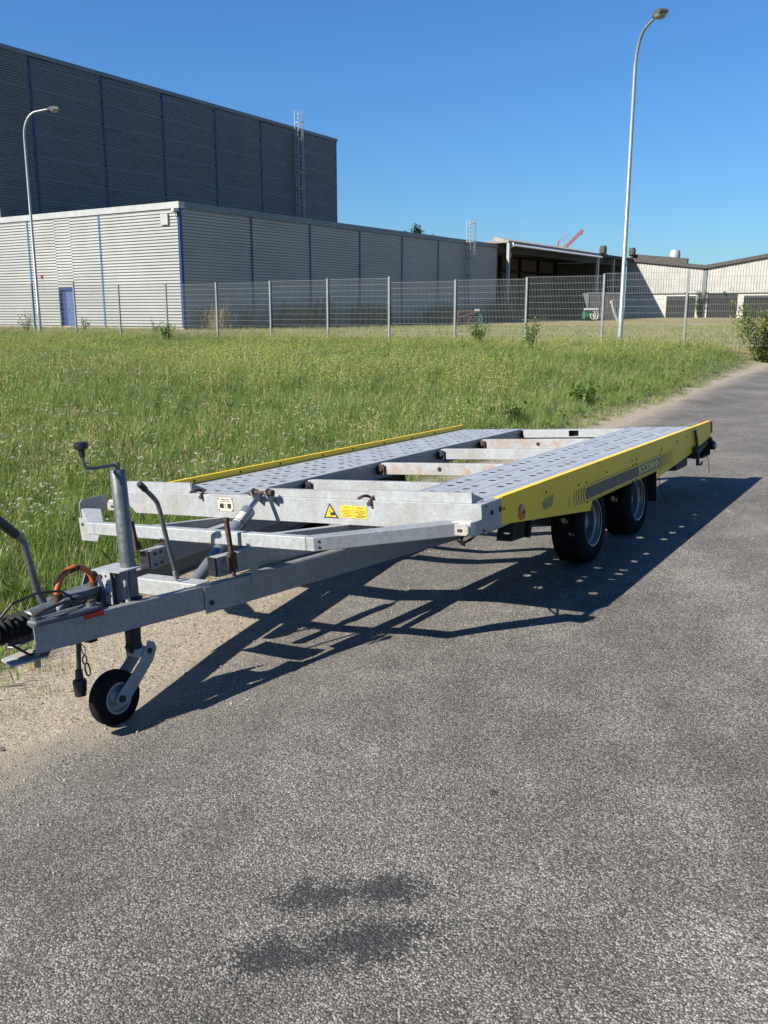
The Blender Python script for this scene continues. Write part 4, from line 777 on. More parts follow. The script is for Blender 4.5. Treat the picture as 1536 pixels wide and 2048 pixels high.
b = MB(); rib_wall(b, (35.46, 0.11), (35.46, 26), (1, 0), 0.1, TH - 0.25, 0.3, 0.03); bpart(b, "cladding_panel", M_CLAD_T, tall)
b = MB(); b.prism([(-0.1, TH - 0.26 + rise(0)), (35.6, TH - 0.26), (35.6, TH), (-0.1, TH + rise(0))], (0, -0.12, 0), (1, 0, 0), (0, 0, 1), (0, 26.2, 0)); bpart(b, "parapet", M_PARA_T, tall)
caged_ladder(tall, 29.45, -0.03, 6.5, TH + 1.35, TH)
# canopy hall continuing the low warehouse
can = empty("open_canopy_hall", BM, "open-fronted canopy hall with white gutter and dark interior", "building")
b = MB(); sec = lambda x, xr: [(x, -1.1, 6.81), (x, -1.1, 6.95), (xr, 2.4, 7.68), (xr, 2.6, 7.3), (xr, 9.5, 7.2), (xr, 9.5, 6.85)]
b.add(sec(37.5, 41.6) + sec(59.6, 59.6), [(5, 4, 3, 2, 1, 0), (6, 7, 8, 9, 10, 11)] + [(i, (i + 1) % 6, 6 + (i + 1) % 6, 6 + i) for i in range(6)]); bpart(b, "roof_slab", M_CONC, can)

b = MB(); b.box(59.62, 71.9, -0.6, 9.5, 6.75, 7.05); bpart(b, "roof_slab", M_ROOFDARK, can)
b = MB(); b.prism([(-1.46, 6.50), (-1.46, 6.56), (-1.11, 6.80), (-1.11, 6.50)], (38.0, 0, 0), (0, 1, 0), (0, 0, 1), (21.5, 0, 0)); bpart(b, "gutter", M_WHITEPAINT, can)
b = MB(); b.prism([(-1.36, 6.8), (-1.36, 6.52), (-0.9, 6.2), (-0.9, 6.8)], (37.9, 0, 0), (0, 1, 0), (0, 0, 1), (0.08, 0, 0)); bpart(b, "gutter_bracket", M_WHITEPAINT, can)
for x, m_, w_ in ((37.72, M_STEEL, 0.22), (59.25, M_WHITEPAINT, 0.30), (65.7, M_STEEL, 0.26)):
    b = MB(); b.box(x - w_ / 2, x + w_ / 2, -1.1 if x < 60 else -0.5, -0.85 if x < 60 else -0.2, -0.3, 6.84 if x < 60 else 6.74); bpart(b, "post", m_, can)
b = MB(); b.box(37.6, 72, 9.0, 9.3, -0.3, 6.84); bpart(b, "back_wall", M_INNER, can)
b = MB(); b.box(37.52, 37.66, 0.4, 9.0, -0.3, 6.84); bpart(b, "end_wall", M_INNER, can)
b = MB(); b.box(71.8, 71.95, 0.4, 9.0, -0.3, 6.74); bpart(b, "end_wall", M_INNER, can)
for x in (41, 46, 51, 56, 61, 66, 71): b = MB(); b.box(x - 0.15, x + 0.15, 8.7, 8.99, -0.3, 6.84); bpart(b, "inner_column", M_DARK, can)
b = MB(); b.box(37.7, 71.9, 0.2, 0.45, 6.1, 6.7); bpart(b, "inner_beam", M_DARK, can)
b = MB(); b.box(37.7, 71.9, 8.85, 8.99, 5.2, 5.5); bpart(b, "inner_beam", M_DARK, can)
b = MB(); b.tube([(38.0, -0.75, 6.5), (38.05, -0.75, 4.6), (38.6, -0.75, 4.4), (38.75, -0.75, 4.6), (38.75, -0.75, 6.3)], 0.06, 6); bpart(b, "down_pipe", M_DARK, can)
# cream ribbed halls
hall = empty("cream_ribbed_hall", BM @ Matrix.Translation((72.0, 0, 0)), "cream hall with vertical ribs, valley roof and dark gateways", "building")
def rooftop(y): return lerp_tab([(-27, 8.75), (-8.95, 5.86), (0.3, 6.98)], y)
def vrib(ya, yb, z0, name, mat):
    b = MB(); pts = []; y = yb; p = 0.30
    while y > ya + 1e-6:
        h = min(p, y - ya)
        for f, d in ((0, 0), (0.34, 0), (0.46, 0.05), (0.88, 0.05), (1.0, 0)): pts.append((-d, y - f * h))
        y -= h
    vs = []
    for d, yy in pts: vs += [(d, yy, z0), (d, yy, rooftop(yy) - 0.18)]
    b.add(vs, [(2 * i, 2 * i + 1, 2 * i + 3, 2 * i + 2) for i in range(len(pts) - 1)]); return bpart(b, name, mat, hall)
vrib(-8.7, 0.2, 3.02, "ribbed_sheet", M_CREAM); vrib(-27, -9.15, 3.02, "ribbed_sheet", M_CREAM)
for (ya, yb) in ((-27, -8.95), (-8.95, 0.3)):
    b = MB(); b.prism([(ya, rooftop(ya) + 0.22), (yb, rooftop(yb) + 0.22), (yb, rooftop(yb) - 0.17), (ya, rooftop(ya) - 0.17)], (-0.28, 0, 0), (0, 1, 0), (0, 0, 1), (30, 0, 0)); bpart(b, "roof", M_ROOFDARK, hall)
b = MB(); b.box(-0.14, -0.01, -9.14, -8.71, -0.2, 5.5); bpart(b, "down_pipe", M_PARA_T, hall)
for (ya, yb, z0, z1) in ((-4.73, 0.2, -0.4, 2.98), (-9.35, -8.08, -0.4, 2.98), (-13.3, -12.64, -0.4, 2.98), (-8.08, -4.731, 2.7, 2.98), (-12.639, -9.351, 2.88, 2.98), (-27, -13.301, 2.7, 2.98)):
    b = MB(); b.box(-0.03, 0.3, ya, yb, z0, z1); bpart(b, "wall", M_WALLW, hall)
b = MB(); b.box(-0.08, -0.031, -27, 0.2, 2.9, 3.01); bpart(b, "drip_rail", M_DARK, hall)
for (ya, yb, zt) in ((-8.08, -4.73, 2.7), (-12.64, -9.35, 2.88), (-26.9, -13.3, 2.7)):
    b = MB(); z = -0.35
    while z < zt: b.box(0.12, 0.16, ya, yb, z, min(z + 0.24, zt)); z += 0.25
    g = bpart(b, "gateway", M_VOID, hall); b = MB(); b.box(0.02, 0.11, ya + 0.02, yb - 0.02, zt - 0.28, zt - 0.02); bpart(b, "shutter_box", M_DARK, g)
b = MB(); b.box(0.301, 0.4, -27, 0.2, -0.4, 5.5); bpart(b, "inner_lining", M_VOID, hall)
for y in (-7.0, -11.2): b = MB(); b.tube([(-0.35, y, 3.05), (-0.1, y, 3.05)], 0.13, 10); b.box(-0.1, 0.0, y - 0.05, y + 0.05, 3.0, 3.1); bpart(b, "flood_lamp", M_DARK, hall)
b = MB(); b.prism([(-6.2, 6.3), (-6.2, 7.0), (0.6, 7.72), (0.6, 6.9)], (2.2, 0, 0), (0, 1, 0), (0, 0, 1), (0.5, 0, 0)); bpart(b, "roof_upstand", M_ROOFDARK, hall)
def cowl(b, x, y, z, r, h):
    b.lathe([(r * 0.6, 0), (r * 0.6, h * 0.35), (r, h * 0.45), (r * 1.05, h * 0.8), (r * 0.8, h), (0, h)], (x, y, z), (0, 0, 1), 14)
b = MB(); cowl(b, -3.3, 2.0, 6.9, 0.42, 1.5); bpart(b, "roof_cowl", M_ROOFDARK, hall, True); b = MB(); b.tube([(-2.6, 2, 6.9), (-2.6, 2, 7.3), (-2.0, 2, 7.4)], 0.18, 8); bpart(b, "roof_cowl", M_ROOFDARK, hall, True)
b = MB(); cowl(b, 1.9, 0.3, 6.9, 0.4, 1.5); bpart(b, "roof_cowl", M_ROOFDARK, hall, True)
b = MB(); cowl(b, 6.0, -3.6, 6.2, 0.62, 2.0); bpart(b, "roof_cowl", M_PARAPET, hall, True, "silver round roof cowl")
# ------------------------------------------------------------------ fence of double-bar mesh
fence = empty("mesh_fence", Matrix.Translation((0.18, 32.53, gz(0.18, 32.53))), "galvanised wire mesh fence with steel posts along the meadow", "fence")
FO = Vector((0.18, 32.53, gz(0.18, 32.53)))
FZ = {-3: 2.62, -2: 2.64, -1: 2.6, 0: 2.62, 1: 2.67, 2: 2.49, 3: 2.5, 4: 2.52, 5: 2.54, 6: 2.59, 7: 2.61, 8: 2.47, 9: 2.51, 10: 2.57, 11: 2.64, 12: 2.5, 13: 2.55}
fd = (sin(radians(-62.5)), cos(radians(-62.5)))
def fpost(i): return (9.12 + (11 - i) * 2.52 * fd[0], 27.87 + (11 - i) * 2.52 * fd[1])
M_FENCE = simple("fence_zinc", (0.32, 0.36, 0.355), 0.5, 0.35, 0.12, 6)
FR = Matrix.Rotation(atan2(fd[1], fd[0]), 4, 'Z')
b = MB(); b.box(-0.03, 0.03, -0.03, 0.03, -2.45, 0.0); b.box(-0.033, 0.033, -0.033, 0.033, 0.0, 0.012); post_me = b.mesh("post", M_FENCE)
b = MB()                                                                        # panel runs along -x (to the right) from its left post
for k in range(50): x = -0.035 - k * 0.05; b.box(x - 0.002, x + 0.002, -0.002, 0.002, -2.03, 0.025)
for k in range(11):
    z = -0.005 - k * 0.2
    for y in (-0.007, 0.007): b.box(-2.49, -0.03, y - 0.003, y + 0.003, z - 0.003, z + 0.003)
pan_me = b.mesh("mesh_panel", M_FENCE)
for i in range(-3, 14):
    x, y = fpost(i); o = bpy.data.objects.new("post", post_me); COL.objects.link(o); o.parent = fence
    o.matrix_local = Matrix.Translation(Vector((x, y, FZ[i])) - FO) @ FR
    if i < 13:
        o = bpy.data.objects.new("mesh_panel", pan_me); COL.objects.link(o); o.parent = fence
        o.matrix_local = Matrix.Translation(Vector((x - fd[0] * 0.01, y - fd[1] * 0.01, FZ[i + 1] - 0.05)) - FO) @ FR @ Matrix.Translation((0, -0.04, 0))
# ------------------------------------------------------------------ street lamps
M_POLE = simple("lamp_pole_zinc", (0.40, 0.45, 0.45), 0.45, 0.4, 0.15, 9)
M_HEAD = simple("lamp_head_grey", (0.12, 0.13, 0.13), 0.5, 0.2, 0.2, 5)
M_BOWL = simple("lamp_bowl", (0.38, 0.39, 0.38), 0.2, 0, 0.1, 10)
def lamp(x, y, zt, ang, label):
    z0 = gz(x, y) - 0.1; r = empty("street_lamp", Matrix.Translation((x, y, z0)) @ Matrix.Rotation(ang, 4, 'Z'), label, "lamp post", "street lamps behind the fence"); h = zt - z0
    b = MB(); b.tube([(0, 0, 0), (0, 0, 1.3), (0, 0, 1.32), (0, 0, h - 1.3)] + [(0.75 * (1 - cos(pi / 2 * k / 7 * 0.93)), 0, h - 1.3 + 1.1 * sin(pi / 2 * k / 7 * 0.93)) for k in range(1, 8)] + [(1.35, 0, h - 0.10)], [0.09, 0.088, 0.075, 0.056, 0.054, 0.052, 0.05, 0.049, 0.048, 0.047, 0.046, 0.042], 14); bpart(b, "pole", M_POLE, r, True)
    b = MB(); b.prism([(1.27, -0.04), (1.35, 0.05), (1.5, 0.10), (1.8, 0.09), (1.87, 0.02), (1.85, -0.04)], (0, -0.13, h - 0.1), (1, 0, 0), (0, 0, 1), (0, 0.26, 0)); hd = bpart(b, "lamp_head", M_HEAD, r)
    b = MB(); b.lathe([(0.0, -0.16), (0.09, -0.15), (0.16, -0.11), (0.19, -0.042)], (1.6, 0, h - 0.1), (0, 0, 1), 16); o = bpart(b, "lamp_bowl", M_BOWL, hd, True)
    b = MB(); b.box(-0.05, 0.05, -0.086, -0.08, 0.6, 1.0); bpart(b, "service_door", M_POLE, r)
lamp(7.98, 31.0, 10.2, atan2(-0.985, 0.16), "tall street lamp behind the fence on the right")
lamp(-17.23, 46.0, 10.9, atan2(-0.1, 1), "tall street lamp in front of the sunlit warehouse wall")
# ------------------------------------------------------------------ things in the yard
def yard(name, x, y, rz, label, cat, z=None): return empty(name, Matrix.Translation((x, y, gz(x, y) if z is None else z)) @ Matrix.Rotation(rz, 4, 'Z'), label, cat)
M_CONT = simple("container_paint", (0.22, 0.20, 0.20), 0.6, 0.1, 0.15, 1.5); M_GREEN = simple("machine_green", (0.04, 0.20, 0.10), 0.5, 0, 0.2, 4); M_TEAL = simple("machine_teal", (0.05, 0.16, 0.18), 0.5, 0, 0.2, 4); M_ORG2 = simple("skip_orange", (0.70, 0.20, 0.03), 0.55, 0, 0.15, 3)
c = yard("grey_container", 20.6, 88.2, radians(10), "grey ribbed container in front of the open canopy hall", "container")
b = MB(); b.box(-1.7, 1.7, -1.0, 1.0, 0.1, 2.5)
for k in range(16): x = -1.6 + k * 0.21; b.box(x, x + 0.1, -1.03, -1.001, 0.2, 2.4)
bpart(b, "body", M_CONT, c); b = MB(); b.box(-1.75, -1.55, -1.06, -1.031, 0.0, 2.55); b.box(1.55, 1.75, -1.06, -1.031, 0.0, 2.55); b.box(-1.549, 1.549, -1.06, -1.031, 2.42, 2.55); bpart(b, "corner_frame", M_STEEL, c)
c = yard("pump_cart", 18.8, 84, radians(5), "green pump cart with white pipe and hoses beside the container", "machine")
b = MB(); b.box(-0.6, 0.2, -0.4, 0.4, 0.2, 0.85); bpart(b, "body", M_GREEN, c); b = MB(); b.tube([(-0.72, -0.45, 1.02), (0.55, -0.45, 1.02)], 0.11, 10); bpart(b, "pipe", M_WHITE, c, True)
for k in range(2): b = MB(); b.tube([(0.1 + k * 0.25 + 0.22 * sin(2 * pi * t / 12), -0.55, 0.5 + 0.36 * cos(2 * pi * t / 12)) for t in range(11)], 0.05, 7); bpart(b, "hose", M_WHITE, c, True)
for x in (-0.4, 0.1): b = MB(); b.lathe([(0, -0.06), (0.2, -0.06), (0.2, 0.06), (0, 0.06)], (x, -0.42, 0.2), (0, 1, 0), 14); bpart(b, "wheel", M_RUBBER, c)
c = yard("ribbed_hose", 20.95, 83.5, 0, "grey ribbed hose standing up against the container", "hose")
b = MB(); b.tube([(-0.35 + 0.62 * (t / 20) ** 1.5, 0, 1.75 - 1.75 * (t / 20)) for t in range(21)], [0.10 if t % 2 else 0.13 for t in range(21)], 9); b.tube([(-0.45, 0, 1.55), (-0.42, 0, 1.75), (-0.35, 0, 1.8), (-0.29, 0, 1.66)], 0.1, 9); bpart(b, "pipe", M_PARAPET, c, True)
c = yard("hay_rake", 5.45, 60, radians(-4), "rusty old hay rake parked in the grass behind the fence", "farm machine")
b = MB(); b.bar((-0.9, 0, 0.55), (0.9, 0, 0.75), 0.1, 0.1); b.bar((-0.8, 0.3, 0.95), (0.75, 0.3, 1.0), 0.08, 0.08); b.bar((-0.9, 0, 0.5), (0.7, -0.2, 1.0), 0.08, 0.08); b.bar((0.0, -0.6, 0.2), (0.4, 0.2, 0.8), 0.07, 0.07); b.bar((-0.7, -0.2, 0.1), (-0.6, 0.3, 1.0), 0.08, 0.08); bpart(b, "frame", M_RUST, c)
for x in (-0.75, 0.75):
    b = MB(); b.lathe([(0.36, -0.03), (0.40, -0.03), (0.40, 0.03), (0.36, 0.03), (0.36, -0.03)], (x, -0.1, 0.42), (1, 0.6, 0), 20)
    for k in range(8): an = 2 * pi * k / 8; ax_ = Vector((1, 0.6, 0)).normalized(); e1 = ax_.cross(Vector((0, 0, 1))).normalized(); b.bar(Vector((x, -0.1, 0.42)), Vector((x, -0.1, 0.42)) + e1 * 0.37 * cos(an) + Vector((0, 0, 0.37 * sin(an))), 0.03, 0.03)
    bpart(b, "wheel", M_TEAL if x > 0 else M_RUST, c)
b = MB()
for k in range(14): x = -0.7 + k * 0.1; b.tube([(x, 0.0, 0.6), (x + 0.03, -0.25, 0.4), (x + 0.05, -0.2, 0.05)], 0.018, 5)
bpart(b, "tines", M_RUST, c)["kind"] = "stuff"
for x in (0.45, 0.62): b = MB(); b.box(x, x + 0.13, -0.24, -0.19, 1.0, 1.13); bpart(b, "marker_board", M_WHITE, c)
c = yard("orange_skip", 20.6, 45.6, radians(30), "orange skip half hidden behind the bush on the right", "container")
b = MB(); b.prism([(-1.5, 0.75), (-1.1, 0.0), (1.1, 0.0), (1.5, 0.75), (1.42, 0.75), (1.05, 0.06), (-1.05, 0.06), (-1.42, 0.75)], (0, -0.8, 0), (1, 0, 0), (0, 0, 1), (0, 1.6, 0)); b.prism([(-1.42, 0.75), (-1.05, 0.05), (1.05, 0.05), (1.42, 0.75)], (0, -0.80, 0), (1, 0, 0), (0, 0, 1), (0, 0.05, 0)); b.prism([(-1.42, 0.75), (-1.05, 0.05), (1.05, 0.05), (1.42, 0.75)], (0, 0.75, 0), (1, 0, 0), (0, 0, 1), (0, 0.05, 0)); bpart(b, "tub", M_ORG2, c); b = MB(); b.box(-1.55, 1.55, -0.86, -0.80, 0.68, 0.8); bpart(b, "rim", M_ORG2, c)
# red crane jib far behind the roofs
c = yard("tower_crane", 26.2, 140, 0, "red crane jib raised above the canopy hall roof", "crane")
z0 = gz(26.2, 140); b = MB()
for dx, dy in ((-0.4, -0.4), (0.4, -0.4), (-0.4, 0.4), (0.4, 0.4)): b.bar((dx, dy, 0), (dx, dy, 10), 0.1, 0.1)
for k in range(10): b.bar((-0.4, -0.4, k), (0.4, -0.4, k + 1), 0.06, 0.06); b.bar((-0.4, 0.4, k + 1), (0.4, 0.4, k), 0.06, 0.06)
bpart(b, "mast", M_CRANE, c); b = MB(); j0 = Vector((0.6, 0, 9.6)); j1 = Vector((3.5, 0, 12.5)); jd = j1 - j0; jn = Vector((-jd.z, 0, jd.x)).normalized()
for off in (jn * 0.22, jn * -0.1 + Vector((0, 0.2, 0)), jn * -0.1 - Vector((0, 0.2, 0))): b.bar(j0 + off, j1 + off, 0.13, 0.13)
for k in range(12): b.bar(j0 + jd * (k / 12) + jn * 0.22 * (1 if k % 2 else -0.45), j0 + jd * ((k + 1) / 12) + jn * 0.22 * (-0.45 if k % 2 else 1), 0.08, 0.08)
b.bar(j0 + jd * 0.86, j0 + jd * 0.93 - Vector((0, 0, 0.4)), 0.2, 0.2); bpart(b, "jib", M_CRANE, c)
b = MB(); b.bar((-0.3, 0, 9.8), (-0.05, 0, 11.0), 0.16, 0.16); b.tube([(-0.05, 0, 11.0), (1.3, 0, 11.9), (1.6, 0, 11.6)], 0.025, 5); b.tube([(0.6, 0, 9.7), (0.9, 0, 11.6)], 0.03, 5); bpart(b, "mast_head", M_CRANE, c)
# ------------------------------------------------------------------ vegetation
def m_leaf(name, c0, c1, c2=None, patch=0.35, trans=0.35, rough=0.55):
    m = NT(name); rnd = m.n("ObjectInfo").outputs["Random"]; p = m.pos()
    col = m.mix(rnd, c0, c1)
    big = m.noise(p, patch, 4)
    if c2: col = m.mix(m.ramp(big, [(0.42, 0.0), (0.68, 0.85)]), col, c2)
    fine = m.noise(p, 14, 2); col = m.mix(1.0, col, m.ramp(fine, [(0.3, 0.75), (0.7, 1.25)]), 'MULTIPLY')
    m.col(col); m.set(Roughness=rough); m.b.inputs["Specular IOR Level"].default_value = 0.3
    tr = m.n("BsdfTranslucent"); m.l(m.mix(1.0, col, (1.25 * ALB, 1.3 * ALB, 0.6 * ALB), 'MULTIPLY'), tr.inputs[0]); mx = m.n("MixShader"); mx.inputs[0].default_value = trans
    m.l(m.b.outputs[0], mx.inputs[1]); m.l(tr.outputs[0], mx.inputs[2]); m.l(mx.outputs[0], m.out.inputs[0]); return m.mat
M_GRASS = m_leaf("meadow_blades", (0.13, 0.25, 0.05), (0.23, 0.38, 0.085), (0.32, 0.42, 0.13))
M_GRASS2 = m_leaf("pale_blades", (0.26, 0.36, 0.10), (0.42, 0.50, 0.19), (0.38, 0.44, 0.15))
M_HERB = m_leaf("broad_leaves", (0.12, 0.22, 0.045), (0.2, 0.31, 0.07), None)
M_STRAW = m_leaf("dry_straw", (0.42, 0.34, 0.18), (0.58, 0.48, 0.27), None, trans=0.25)
M_SEED = m_leaf("seed_heads", (0.33, 0.30, 0.13), (0.46, 0.41, 0.2), None, trans=0.3)
M_REED = m_leaf("brown_reed", (0.38, 0.29, 0.17), (0.55, 0.44, 0.27), None, trans=0.2)
M_PETAL = m_leaf("white_umbels", (0.62, 0.62, 0.55), (0.75, 0.74, 0.68), None, trans=0.3)
M_BEDSTRAW = m_leaf("yellow_green_heads", (0.42, 0.46, 0.12), (0.55, 0.56, 0.19), None, trans=0.35)
def blade(b, x, y, h, w, lean, ang, mi=0, seg=3, droop=0.5):
    dx, dy = cos(ang), sin(ang); px, py2 = -dy, dx; vs = []
    for i in range(seg + 1):
        t = i / seg; off = lean * (t ** (1 + droop * 2)); z = h * t * (1 - 0.25 * droop * t * min(1, lean / max(h, 0.01)))
        ww = w * (1 - t ** 1.6) * 0.5
        cx, cy = x + dx * off, y + dy * off
        if i < seg: vs += [(cx - px * ww, cy - py2 * ww, z), (cx + px * ww, cy + py2 * ww, z)]
        else: vs.append((cx, cy, z))
    fs = [(2 * i, 2 * i + 1, 2 * i + 3, 2 * i + 2) for i in range(seg - 1)] + [(2 * seg - 2, 2 * seg - 1, 2 * seg)]
    b.add(vs, fs, mi)
def leaf(b, c, d, n, l, w, mi=0):
    """pointed leaf: c base, d direction, n normal"""
    c = Vector(c); d = Vector(d).normalized(); s_ = d.cross(Vector(n)).normalized()
    nn = s_.cross(d); b.add([c, c + d * l * 0.4 + s_ * w * 0.5 + nn * w * 0.12, c + d * l, c + d * l * 0.4 - s_ * w * 0.5 + nn * w * 0.12], [(0, 1, 2), (0, 2, 3)], mi)
def rv(r=1.0):
    while True:
        v = Vector((random.uniform(-1, 1), random.uniform(-1, 1), random.uniform(-1, 1)))
        if 0.05 < v.length < 1: return v.normalized() * r
def clump_green(n, rad, h0, h1, w, straw=0.04):
    b = MB()
    for _ in range(n):
        r = rad * sqrt(random.random()); a = random.uniform(0, 2 * pi); h = random.uniform(h0, h1); mi = 0 if random.random() > straw else 1
        if random.random() < 0.34: mi = 2 if mi == 0 else mi
        blade(b, r * cos(a), r * sin(a), h, w * random.uniform(0.6, 1.2), h * random.uniform(0.1, 0.75), random.uniform(0, 2 * pi), mi, 3, random.uniform(0.2, 0.9))
    return b
def clump_seed(n, rad, h0, h1):
    b = clump_green(10, rad, 0.15, 0.35, 0.006)
    for _ in range(n):
        r = rad * sqrt(random.random()); a = random.uniform(0, 2 * pi); h = random.uniform(h0, h1); ang = random.uniform(0, 2 * pi); ln = h * random.uniform(0.05, 0.35)
        x, y = r * cos(a), r * sin(a); blade(b, x, y, h, 0.0035, ln, ang, random.choice((0, 1, 2)), 3, 0.4)
        tx, ty = x + cos(ang) * ln * 0.9, y + sin(ang) * ln * 0.9
        for k in range(4): leaf(b, (tx, ty, h * (0.80 + 0.05 * k)), (cos(ang) * 0.5 + random.uniform(-.4, .4), sin(ang) * 0.5 + random.uniform(-.4, .4), 1), rv(), 0.055, 0.011, 3)
    return b
def clump_yarrow(n, rad):
    b = clump_green(14, rad, 0.12, 0.3, 0.007)
    for _ in range(n):
        r = rad * sqrt(random.random()); a = random.uniform(0, 2 * pi); h = random.uniform(0.38, 0.6); x, y = r * cos(a), r * sin(a); ang = random.uniform(0, 6.3); ln = random.uniform(0, 0.08)
        blade(b, x, y, h, 0.005, ln, ang, 0, 3, 0.3); x += cos(ang) * ln; y += sin(ang) * ln
        for k in range(3): leaf(b, (x * .9, y * .9, h * random.uniform(0.2, 0.8)), (random.uniform(-1, 1), random.uniform(-1, 1), 0.5), (0, 0, 1), 0.06, 0.012, 0)
        for k in range(7):
            q = random.uniform(0, 6.3); rr = 0.019 * sqrt(random.random()); cx, cy, cz = x + rr * cos(q), y + rr * sin(q), h - 0.012 + random.uniform(-.004, .006); s_ = random.uniform(0.005, 0.009)
            b.add([(cx + s_ * cos(2 * pi * j / 5), cy + s_ * sin(2 * pi * j / 5), cz + random.uniform(-.003, .003)) for j in range(5)], [(0, 1, 2, 3, 4)], 4)
    return b
def clump_bedstraw(n, rad):
    b = MB()
    for _ in range(n):
        r = rad * sqrt(random.random()); a = random.uniform(0, 6.3); h = random.uniform(0.3, 0.55); x, y = r * cos(a), r * sin(a); ang = random.uniform(0, 6.3); ln = random.uniform(0.02, 0.15); blade(b, x, y, h, 0.005, ln, ang, 2, 3, 0.4)
        for k in range(9):
            t = random.uniform(0.55, 1.02); leaf(b, (x + cos(ang) * ln * t + random.uniform(-.02, .02), y + sin(ang) * ln * t + random.uniform(-.02, .02), h * t), (random.uniform(-1, 1), random.uniform(-1, 1), 0.7), rv(), random.uniform(0.015, 0.03), 0.011, 5)
        for k in range(4): leaf(b, (x, y, h * random.uniform(0.1, 0.6)), (random.uniform(-1, 1), random.uniform(-1, 1), 0.4), (0, 0, 1), 0.035, 0.009, 0)
    return b
def clump_herb(n, l0, l1, up):
    b = MB()
    for _ in range(n):
        a = random.uniform(0, 6.3); l = random.uniform(l0, l1); z = random.uniform(0.0, up); r = random.uniform(0, 0.06)
        leaf(b, (r * cos(a), r * sin(a), z), (cos(a), sin(a), random.uniform(0.1, 1.0)), (0, 0, 1), l, l * random.uniform(0.3, 0.5), 0)
    return b
def clump_reed(n, rad, h0, h1):
    b = MB()
    for _ in range(n):
        r = rad * sqrt(random.random()); a = random.uniform(0, 6.3); h = random.uniform(h0, h1); ang = random.uniform(0, 6.3); ln = h * random.uniform(0.03, 0.3); x, y = r * cos(a), r * sin(a); blade(b, x, y, h, 0.022, ln, ang, 0, 3, 0.5)
        for k in range(5): leaf(b, (x + cos(ang) * ln * .85, y + sin(ang) * ln * .85, h * (0.78 + 0.05 * k)), (cos(ang) + random.uniform(-.5, .5), sin(ang) + random.uniform(-.5, .5), 1.2), rv(), 0.14, 0.035, 0)
        if random.random() < 0.5: blade(b, x, y, h * 0.5, 0.02, h * 0.3, random.uniform(0, 6.3), 0, 3, 0.8)
    return b
GMATS = [M_GRASS, M_STRAW, M_GRASS2, M_SEED, M_PETAL, M_BEDSTRAW]
def scatter(name, builders, mats, pts, label_kind):
    """one stuff object: points with attributes, clumps instanced by geometry nodes"""
    src = bpy.data.collections.new(name + "_sources")
    for i, bd in enumerate(builders):
        o = bpy.data.objects.new("%s_source_%02d" % (name, i), bd.mesh("%s_clump" % name, mats)); src.objects.link(o)
    me = bpy.data.meshes.new(name); me.from_pydata([p[:3] for p in pts], [], [])
    me.attributes.new("idx", 'INT', 'POINT').data.foreach_set("value", [p[3] for p in pts])
    me.attributes.new("rot", 'FLOAT_VECTOR', 'POINT').data.foreach_set("vector", [x for p in pts for x in (p[6], p[7], p[4])])
    me.attributes.new("scl", 'FLOAT_VECTOR', 'POINT').data.foreach_set("vector", [x for p in pts for x in p[5]])
    ob = bpy.data.objects.new(name, me); COL.objects.link(ob)
    ng = bpy.data.node_groups.new(name, 'GeometryNodeTree'); ng.interface.new_socket("Geometry", in_out='INPUT', socket_type='NodeSocketGeometry'); ng.interface.new_socket("Geometry", in_out='OUTPUT', socket_type='NodeSocketGeometry')
    N = ng.nodes; gi = N.new("NodeGroupInput"); go = N.new("NodeGroupOutput"); ip = N.new("GeometryNodeInstanceOnPoints"); ci = N.new("GeometryNodeCollectionInfo")
    ci.inputs["Collection"].default_value = src; ci.inputs["Separate Children"].default_value = True; ci.inputs["Reset Children"].default_value = True
    ip.inputs["Pick Instance"].default_value = True
    def at(nm, typ): x = N.new("GeometryNodeInputNamedAttribute"); x.data_type = typ; x.inputs["Name"].default_value = nm; return x.outputs["Attribute"]
    L = ng.links; L.new(gi.outputs[0], ip.inputs["Points"]); L.new(ci.outputs[0], ip.inputs["Instance"]); L.new(at("idx", 'INT'), ip.inputs["Instance Index"])
    L.new(at("rot", 'FLOAT_VECTOR'), ip.inputs["Rotation"]); L.new(at("scl", 'FLOAT_VECTOR'), ip.inputs["Scale"]); L.new(ip.outputs[0], go.inputs[0])
    ob.modifiers.new("scatter", 'NODES').node_group = ng
    return tag(ob, kind="stuff")
def in_view(x, y, m=2.5): return abs(x) < 0.47 * y + m
def beyond_fence(x, y): return (x - 9.12) * 0.4617 + (y - 27.87) * 0.887
def P(x, y, i, s, tilt=0.12, zoff=-0.01, sh=1.0): return (x, y, gz(x, y) + zoff, i, random.uniform(0, 2 * pi), (s, s, s * sh), random.uniform(-tilt, tilt), random.uniform(-tilt, tilt))
gb = [clump_green(46, 0.11, 0.12, 0.30, 0.006) for _ in range(5)] + [clump_green(38, 0.14, 0.18, 0.40, 0.0065) for _ in range(3)] + [clump_seed(8, 0.13, 0.36, 0.58) for _ in range(3)] + [clump_green(40, 0.13, 0.05, 0.14, 0.006, 0.25) for _ in range(3)]
pts = []; fl = []; hb = []
def patch(x, y, s, o): return mnoise.noise(Vector((x * s + o, y * s - o, o)))
y = 2.6
cell = 0.5
yy = 2.5
